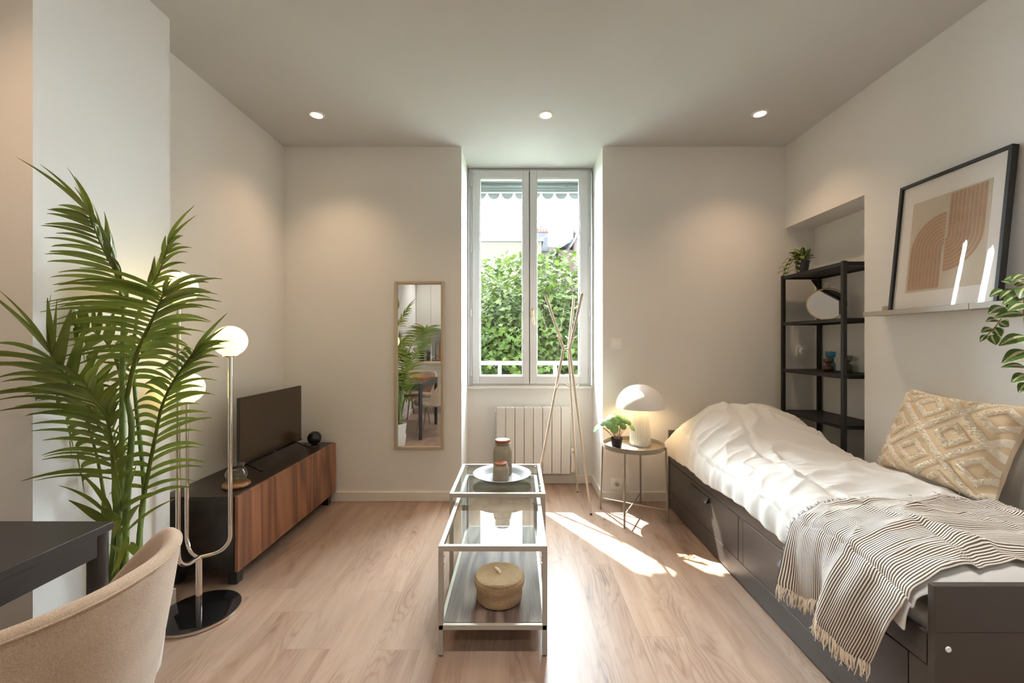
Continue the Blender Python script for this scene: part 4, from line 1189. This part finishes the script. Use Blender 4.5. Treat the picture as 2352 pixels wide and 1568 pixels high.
# ------------------------------------------------------------------ potted palm
PX, PY = -1.50, 1.60
PO = Vector((PX, PY, 0))
t = empty('potted_palm', PO); tag(t, 'tall artificial kentia palm in a white pot between table and floor lamp', 'potted plant')
MB().lathe([(0, 0), (.095, 0), (.105, .02), (.118, .14), (.108, .16), (.122, .27), (.122, .285), (.110, .285), (.106, .24), (0, .24)], (0, 0, 0), 40).build('pot', M['pot_white'], t, smooth=True, ang=45)
MB().lathe([(0, .255), (.107, .25)], (0, 0, 0), 24).build('soil', M['soil'], t)
random.seed(17)
def leaflet(m, p, d, wdir, L, w, bend, n=8):
    """narrow pointed leaflet from p along d, bending by the vector bend; wdir = direction across the blade"""
    d = d.normalized(); bend = Vector(bend)
    b0 = len(m.v); vs = []; uvs = []
    for i in range(n + 1):
        q = i / n
        c = p + d * (L * q) + bend * (L * q * q)
        tg = (d + bend * 2 * q).normalized()
        s = (wdir - tg * wdir.dot(tg)).normalized(); nn = s.cross(tg)
        ww = max(.0005, w * .5 * (math.sin(PI * min(1.0, (q * .90 + .055)) ** .60)))
        tri = [c - s * ww + nn * ww * .4, c, c + s * ww + nn * ww * .4]
        for k in range(3):                                    # leaves bend along the wall instead of through it
            lim = (-1.703 if tri[k].y + PY > 1.465 and tri[k].y + PY < 2.07 else -1.893) - PX
            if tri[k].x < lim: tri[k].x = lim
        vs += tri
        uvs += [(0, q), (.5, q), (1, q)]
    fs = []
    for i in range(n):
        fs += [(3 * i, 3 * i + 3, 3 * i + 4, 3 * i + 1), (3 * i + 1, 3 * i + 4, 3 * i + 5, 3 * i + 2)]
    m.add(vs, fs)
    for i, u in enumerate(uvs): m.uv[b0 + i] = u

def frond(pts, sides, tip, stem_r=.006):
    """midrib through the points; each side = (count, from, to, angle0, angle1, length0, mid, length1, width, bend)"""
    m = MB(); cv = [p - PO for p in catmull(pts, 60)]
    m.tube(cv, [stem_r * (1 - .7 * i / 60) for i in range(61)], 7)
    for (n, f0, f1, a0, a1, l0, lm, l1, w, bend, tow) in sides:
        for i in range(n):
            q = i / (n - 1); f = f0 + (f1 - f0) * q
            k = min(59, int(f * 60)); u = f * 60 - k
            p = cv[k].lerp(cv[k + 1], u)
            T = (cv[min(60, k + 3)] - cv[max(0, k - 2)]).normalized()
            L = (l0 + (lm - l0) * q * 2 if q < .5 else lm + (l1 - lm) * (q - .5) * 2) * random.uniform(.90, 1.08)
            a = R(a0 + (a1 - a0) * q + random.uniform(-5, 5))
            d = Vector((math.cos(a), -tow + random.uniform(-.18, .18), math.sin(a)))
            wd = T + Vector((random.uniform(-.35, .35), random.uniform(-.5, .5), random.uniform(-.1, .1)))
            bd = Vector(bend) * random.uniform(.85, 1.15) + Vector((0, random.uniform(-.06, .06), 0))
            leaflet(m, p, d, wd, L, w * 1.02 * random.uniform(.9, 1.1), bd)
    a, L, bend = tip
    T = (cv[60] - cv[55]).normalized(); wd = T.cross(Vector((0, -1, 0.2)))
    leaflet(m, cv[60], Vector((math.cos(R(a)), -.1, math.sin(R(a)))), wd, L, .017, bend, 10)
    leaflet(m, cv[58], Vector((math.cos(R(a - 9)), -.05, math.sin(R(a - 9)))), wd, L * .85, .015, bend, 10)
    return m.build('frond', M['palm_leaf'], t, smooth=True, ang=80)
def C1(cx, cy, y): return P(cx / 2.613, 350 + cy / 2.613, y)
def C2(cx, cy, y): return P(cx / 2.347, 900 + cy / 2.347, y)
G = lambda g, x=0.0: (x, 0, -g)
# tall frond leaning left at the top
frond([C1(742, 1010, 1.60), C1(728, 860, 1.59), C1(690, 720, 1.57), C1(625, 590, 1.54), C1(570, 460, 1.50), C1(540, 360, 1.47)],
      [(19, .05, .97, 158, 146, .20, .20, .12, .017, G(.30, -.10), .15), (14, .02, .95, 66, 84, .13, .16, .15, .019, G(-.05, -.42), .1)], (128, .25, G(.05, -.30)))
# upright frond on the right
frond([C1(820, 1000, 1.66), C1(880, 850, 1.66), C1(945, 740, 1.66), C1(990, 620, 1.65), C1(1010, 540, 1.64)],
      [(12, .22, .98, 28, 46, .13, .13, .10, .013, G(.42), .1), (8, .0, .75, 78, 92, .11, .10, .08, .018, G(0, .12), 0)], (68, .15, G(-.02, .40)))
# big frond facing the room
frond([C1(760, 1470, 1.50), C1(815, 1230, 1.48), C1(862, 1110, 1.46), C1(920, 990, 1.43), C1(960, 900, 1.41), C1(985, 830, 1.40)],
      [(18, .20, .97, 20, 34, .24, .29, .24, .016, G(.34), .22), (18, .20, .97, 168, 140, .20, .29, .26, .017, G(.40, -.05), .25)], (70, .06, G(0, .1)), .008)
# frond arching left over the table
frond([C1(590, 1600, 1.52), C1(520, 1510, 1.48), C1(450, 1430, 1.44), C1(375, 1320, 1.41), C1(320, 1240, 1.38), C1(295, 1190, 1.37)],
      [(12, .10, .80, 156, 150, .26, .27, .22, .019, G(.36, -.1), .12), (12, .05, .98, 48, 92, .16, .20, .20, .022, G(.06, .06), .05)], (118, .24, G(-.04, -.42)), .007)
# lower right frond
frond([C2(760, 640, 1.60), C2(800, 430, 1.60), C2(838, 240, 1.59), C1(970, 1530, 1.58), C1(1030, 1390, 1.56), C1(1110, 1270, 1.54), C1(1170, 1190, 1.53)],
      [(24, .05, .98, 28, 40, .275, .24, .17, .017, G(.34), .10), (19, .10, .95, 150, 112, .13, .14, .09, .021, G(.70), .12)], (52, .18, G(.02, .12)), .008)
# lower left frond
frond([C2(640, 540, 1.50), C2(615, 400, 1.47), C2(600, 260, 1.44), C2(565, 110, 1.42), C1(560, 1480, 1.41), C1(500, 1360, 1.40)],
      [(19, .10, .98, 158, 146, .24, .25, .17, .018, G(.34, -.06), .12), (18, .08, .95, 60, 75, .09, .12, .10, .020, G(.30, .10), .05)], (140, .15, G(.2, -.1)), .007)
# darker fronds behind
frond([C2(560, 560, 1.66), C2(525, 360, 1.62), C2(480, 200, 1.58), C2(430, 60, 1.54), C1(430, 1400, 1.52)],
      [(11, .15, .95, 170, 150, .14, .17, .14, .019, G(.85), -.1), (11, .15, .95, 20, 50, .12, .16, .14, .019, G(.6), -.1)], (140, .14, G(.4)))
frond([C1(735, 1500, 1.66), C1(712, 1300, 1.66), C1(640, 1140, 1.64), C1(540, 1060, 1.62), C1(450, 1030, 1.60)],
      [(11, .15, .95, 205, 190, .16, .18, .14, .019, G(.45), -.1), (11, .15, .95, 40, 120, .13, .16, .12, .019, G(.25), -.1)], (175, .16, G(.3)))
frond([C1(745, 1500, 1.62), C1(790, 1330, 1.63), C1(870, 1180, 1.64), C1(960, 1100, 1.65)],
      [(10, .20, .95, 10, 25, .14, .17, .14, .018, G(.5), -.1), (10, .2, .95, 150, 125, .14, .15, .12, .018, G(.4), -.1)], (40, .14, G(.4)))
# short wide shoots low on the stems
m = MB()
for (b0, t0, yb, yt, w_, arch) in (((600, 640), (420, 425), 1.50, 1.44, .020, .10), ((560, 640), (310, 495), 1.50, 1.46, .013, .15), ((640, 650), (610, 412), 1.49, 1.43, .030, .05), ((635, 640), (742, 372), 1.49, 1.43, .020, -.12),
        ((650, 720), (520, 600), 1.48, 1.42, .042, .15), ((575, 700), (368, 580), 1.49, 1.40, .034, .08), ((650, 640), (890, 528), 1.50, 1.46, .018, .12), ((690, 745), (950, 570), 1.50, 1.48, .012, .10),
        ((655, 680), (612, 792), 1.47, 1.42, .026, .10), ((680, 720), (638, 795), 1.47, 1.42, .020, .10), ((690, 780), (598, 1000), 1.48, 1.43, .028, -.16), ((700, 820), (780, 930), 1.50, 1.47, .030, .18), ((680, 880), (590, 820), 1.50, 1.46, .022, .10), ((690, 700), (760, 600), 1.50, 1.47, .026, .1), ((505, 920), (500, 1010), 1.55, 1.52, .018, .1)):
    p, q = C2(*b0, yb) - PO, C2(*t0, yt) - PO
    L = (q - p).length; d = (q - p).normalized()
    up = Vector((0, 0, 1)) - d * d.z; up = up.normalized() if up.length > .2 else Vector((1, 0, 0))
    wd = d.cross(Vector((0, -1, .35)))
    leaflet(m, p, (d + up * arch * 2), wd, L, w_, -up * arch * 2)
m.build('young_leaves', M['palm_leaf'], t, smooth=True, ang=80)
# stems
def stem(pts, r):
    pts = catmull([p - PO if isinstance(p, Vector) else Vector(p) for p in pts], 30)
    rr = [r * (1 - .35 * i / 30) * (1.10 if i % 6 == 0 else 1) for i in range(31)]
    MB().tube(pts, rr, 12).build('stem', M['palm_stem'], t, smooth=True, ang=60)
stem([(-.02, -.02, .25), C2(655, 900, 1.56), C2(655, 600, 1.57), C2(660, 200, 1.59), C1(735, 1300, 1.60), C1(742, 1010, 1.60)], .0125)
stem([(.02, -.03, .25), C2(672, 900, 1.55), C2(690, 500, 1.53), C2(710, 200, 1.51), C1(760, 1470, 1.50)], .0125)
stem([(.05, .03, .25), C2(755, 800, 1.62), C2(775, 500, 1.66), C1(800, 1300, 1.66), C1(820, 1000, 1.66)], .009)
stem([(.06, .0, .25), C2(740, 950, 1.60), C2(760, 640, 1.60)], .010)
stem([(-.05, .03, .25), C2(600, 1000, 1.60), C2(560, 700, 1.65), C2(560, 560, 1.66)], .009)
stem([(-.04, -.02, .25), C2(640, 850, 1.52), C2(640, 540, 1.50)], .010)
stem([(-.04, -.04, .25), C2(620, 700, 1.55), C2(600, 300, 1.54), C1(600, 1650, 1.53), C1(590, 1600, 1.52)], .008)
stem([(-.0, .02, .25), C2(650, 700, 1.62), C1(735, 1500, 1.64)], .009)
stem([(.01, .02, .25), C2(665, 700, 1.62), C1(745, 1500, 1.62)], .009)

# ------------------------------------------------------------------ dining table and chairs
t = empty('dining_table', (-1.5755, .75, 0)); tag(t, 'black dining table cut by the left edge of the view', 'dining table')
a, c = .3225, .55
MB().box(-a, a, -c, c, .718, .742).build('table_top', M['table_black'], t, bevel=.002)
for sx in (-1, 1):
    MB().box(sx * (a - .012) - .009, sx * (a - .012) + .009, -c + .05, c - .05, .655, .718).build('apron', M['table_black'], t, bevel=.001)
for sy in (-1, 1):
    MB().box(-a + .05, a - .05, sy * (c - .012) - .009, sy * (c - .012) + .009, .655, .718).build('apron', M['table_black'], t, bevel=.001)
for sx in (-1, 1):
    for sy in (-1, 1):
        MB().tube([(sx * (a - .026), sy * (c - .026), 0), (sx * (a - .026), sy * (c - .026), .718)], .0245, 24).build('leg', M['table_black'], t, smooth=True)

def chair(loc, rz, label):
    """upholstered shell chair; local +x is the back"""
    t = empty('dining_chair', loc, rz); tag(t, label, 'chair', 'upholstered shell dining chairs')
    def rim(phi):
        f = abs(phi) / R(118)
        return .800 - .012 * f - .33 * max(0, (f - .42) / .58) ** 1.6
    def shell(phi, q, off):
        z0 = .425; z1 = rim(phi); z = z0 + (z1 - z0) * q
        k = (z - .425) / .375
        rx = .238 + .066 * k ** .8 + off; ry_ = .252 + .052 * k ** .8 + off
        return Vector((rx * math.cos(phi) + .02, ry_ * math.sin(phi), z))
    nA, nQ, TH = 64, 16, .036
    m = MB(); vs = []
    ring = []
    prof = [('o', i / nQ) for i in range(nQ + 1)] + [('t', k) for k in (.25, .5, .75)] + [('i', 1 - i / nQ) for i in range(nQ + 1)]
    for j in range(nA + 1):
        phi = R(118) * (2 * j / nA - 1)
        for kind, q in prof:
            if kind == 'o': p = shell(phi, q, 0)
            elif kind == 'i': p = shell(phi, q, -TH)
            else:
                o_ = shell(phi, 1, 0); i_ = shell(phi, 1, -TH); p = o_.lerp(i_, q) + Vector((0, 0, math.sin(q * PI) * .013))
            vs.append(p)
    K = len(prof); fs = []
    for j in range(nA):
        for i in range(K - 1):
            fs.append((j * K + i, (j + 1) * K + i, (j + 1) * K + i + 1, j * K + i + 1))
        fs.append((j * K + K - 1, (j + 1) * K + K - 1, (j + 1) * K, j * K))
    fs.append(tuple(range(K - 1, -1, -1))); fs.append(tuple(nA * K + i for i in range(K)))
    m.add(vs, fs)
    bk = m.build('backrest', M['chair'], t, smooth=True, ang=60)
    sm = MB().tube([shell(R(118) * (2 * j / 60 - 1), 1, .0005) + Vector((0, 0, -.002)) for j in range(61)], .0022, 6)
    sm.build('piping', M['chair'], bk, smooth=True)
    # seat
    sv = [(0, .40), (.20, .402), (.245, .415), (.258, .44), (.25, .462), (.21, .475), (0, .480)]
    sg = MB()
    n = 56
    vs = []; 
    for k in range(n):
        x = 2 * PI * k / n
        for r, z in sv:
            fx = 1.16 if math.cos(x) < 0 else .86
            vs.append((r * math.cos(x) * fx - .04, r * math.sin(x) * 1.0, z - (.012 * math.cos(x) if z > .45 else 0)))
    K2 = len(sv); fs = []
    for k in range(n):
        for i in range(K2 - 1):
            fs.append((k * K2 + i, ((k + 1) % n) * K2 + i, ((k + 1) % n) * K2 + i + 1, k * K2 + i + 1))
    sg.add(vs, fs)
    sg.build('seat', M['chair'], t, smooth=True, ang=70)
    for sx, sy in ((1, 1), (1, -1), (-1, 1), (-1, -1)):
        MB().tube(catmull([(sx * .13 - .03, sy * .14, .405), (sx * .17 - .03, sy * .18, .36), (sx * .225 - .03, sy * .235, .0)], 10), [.013 - .0003 * i for i in range(11)], 12).build('leg', M['taupe_metal'], t, smooth=True)
    return t
chair((-1.122, .888, 0), 0.0, 'taupe upholstered shell chair in the lower left corner, tucked under the black table')
chair((-1.60, .02, 0), R(-90), 'taupe upholstered shell chair at the kitchen end of the table, seen in the wall mirror')

t = empty('wooden_tray', (-1.46, .60, .7425)); tag(t, 'round orange wooden tray on the dining table, seen in the wall mirror', 'tray')
MB().lathe([(0, 0), (.14, 0), (.155, .03), (.150, .032), (.136, .008), (0, .008)], (0, 0, 0), 48).build('dish', M['orange_wood'], t, smooth=True, ang=40)
t = empty('black_bowl', (-1.70, .76, .7425)); tag(t, 'black bowl on the dining table, seen in the wall mirror', 'bowl')
MB().lathe([(0, 0), (.05, 0), (.055, .008), (.085, .06), (.092, .10), (.088, .10), (.08, .06), (.05, .014), (0, .012)], (0, 0, 0), 36).build('body', M['black'], t, smooth=True, ang=40)

# ------------------------------------------------------------------ kitchen behind the camera (seen in the wall mirror)
KY = -.72
for i in range(4):
    x0 = -1.88 + i * .60
    t = empty('kitchen_base_cabinet', (x0 + .3, YR, 0)); tag(t, ['pale kitchen base cabinet against the left wall, seen in the mirror', 'pale kitchen base cabinet under the tap, seen in the mirror', 'pale kitchen base cabinet third from the left wall, behind the view', 'pale kitchen base cabinet farthest from the left wall, behind the view'][i], 'cabinet', 'kitchen base cabinets')
    MB().box(-.298, .298, .003, .640, .10, .882).build('body', M['kitchen'], t)
    d = MB().box(-.297, .297, .642, .660, .105, .878).build('door', M['kitchen'], t, bevel=.001)
    MB().box(-.298, .298, .003, .60, 0, .098).build('plinth', M['kitchen'], t)
tag(MB().box(-1.90, .54, YR + .002, KY, .884, .922).build('worktop', M['pale_wood'], bevel=.002), 'pale wooden kitchen worktop, seen in the wall mirror', 'worktop')
tag(MB().box(-1.90, .54, YR + .001, YR + .008, .924, 1.535).build('splashback', M['splash']), 'shiny grey glass splashback behind the kitchen tap', 'splashback')
for i, (x0, x1) in enumerate(((-1.90, -1.62), (-1.62, -.94), (-.94, -.20))):
    t = empty('kitchen_wall_cabinet', ((x0 + x1) / 2, YR, 1.54)); tag(t, ['narrow pale wall cabinet in the kitchen corner, seen in the mirror', 'wide pale wall cabinet over the sink, seen in the mirror', 'pale wall cabinet right of the sink, behind the view'][i], 'cabinet', 'kitchen wall cabinets')
    hw = (x1 - x0) / 2 - .002
    MB().box(-hw, hw, .003, .33, 0, .90).build('body', M['kitchen'], t)
    MB().box(-hw, hw, .332, .350, 0, .90).build('door', M['kitchen'], t, bevel=.001)
t = empty('kitchen_tap', (-1.64, -1.17, .9225)); tag(t, 'chrome kitchen mixer tap with a swan neck, seen in the wall mirror', 'tap')
MB().lathe([(0, 0), (.026, 0), (.026, .01), (.018, .02), (.018, .12), (0, .12)], (0, 0, 0), 24).build('body', M['chrome'], t, smooth=True, ang=40)
MB().tube(catmull([(0, 0, .11), (0, 0, .30), (0, .03, .38), (0, .10, .40), (0, .16, .36), (0, .17, .30)], 24), .012, 12).build('spout', M['chrome'], t, smooth=True)
MB().tube([(.018, 0, .08), (.07, 0, .10)], .008, 10).build('lever', M['chrome'], t, smooth=True)
t = empty('chopping_board', (-1.45, YR + .02, .9225)); tag(t, 'tall orange wooden chopping board leaning on the splashback', 'chopping board')
m = MB(); pr = [(-.07, 0), (.07, 0), (.085, .06), (.075, .25), (.045, .42), (.04, .52), (-.04, .52), (-.045, .42), (-.075, .25), (-.085, .06)]
n = len(pr); m.add([(x, .0, z) for x, z in pr] + [(x, .018, z) for x, z in pr], [tuple(range(n - 1, -1, -1)), tuple(range(n, 2 * n))] + [(i, (i + 1) % n, n + (i + 1) % n, n + i) for i in range(n)])
m.build('board', M['orange_wood'], t, bevel=.004)
t = empty('kitchen_plant', (-1.80, -1.10, .9225)); tag(t, 'small dark plant in a black pot on the kitchen worktop', 'potted plant')
plant_pot(t, .05, .09, M['pot_black'])
m = MB(); random.seed(2)
for i in range(30):
    a_ = random.uniform(0, 2 * PI); d = Vector((math.cos(a_) * .7, math.sin(a_) * .7, random.uniform(.4, 1.2)))
    blade(m, (0, 0, .08), Vector((0, 0, .08)) + d * random.uniform(.07, .12), .04, Vector((-math.cos(a_), -math.sin(a_), .6)), .1, 5, .2, False)
m.build('leaves', M['black_matt'], t, smooth=True)
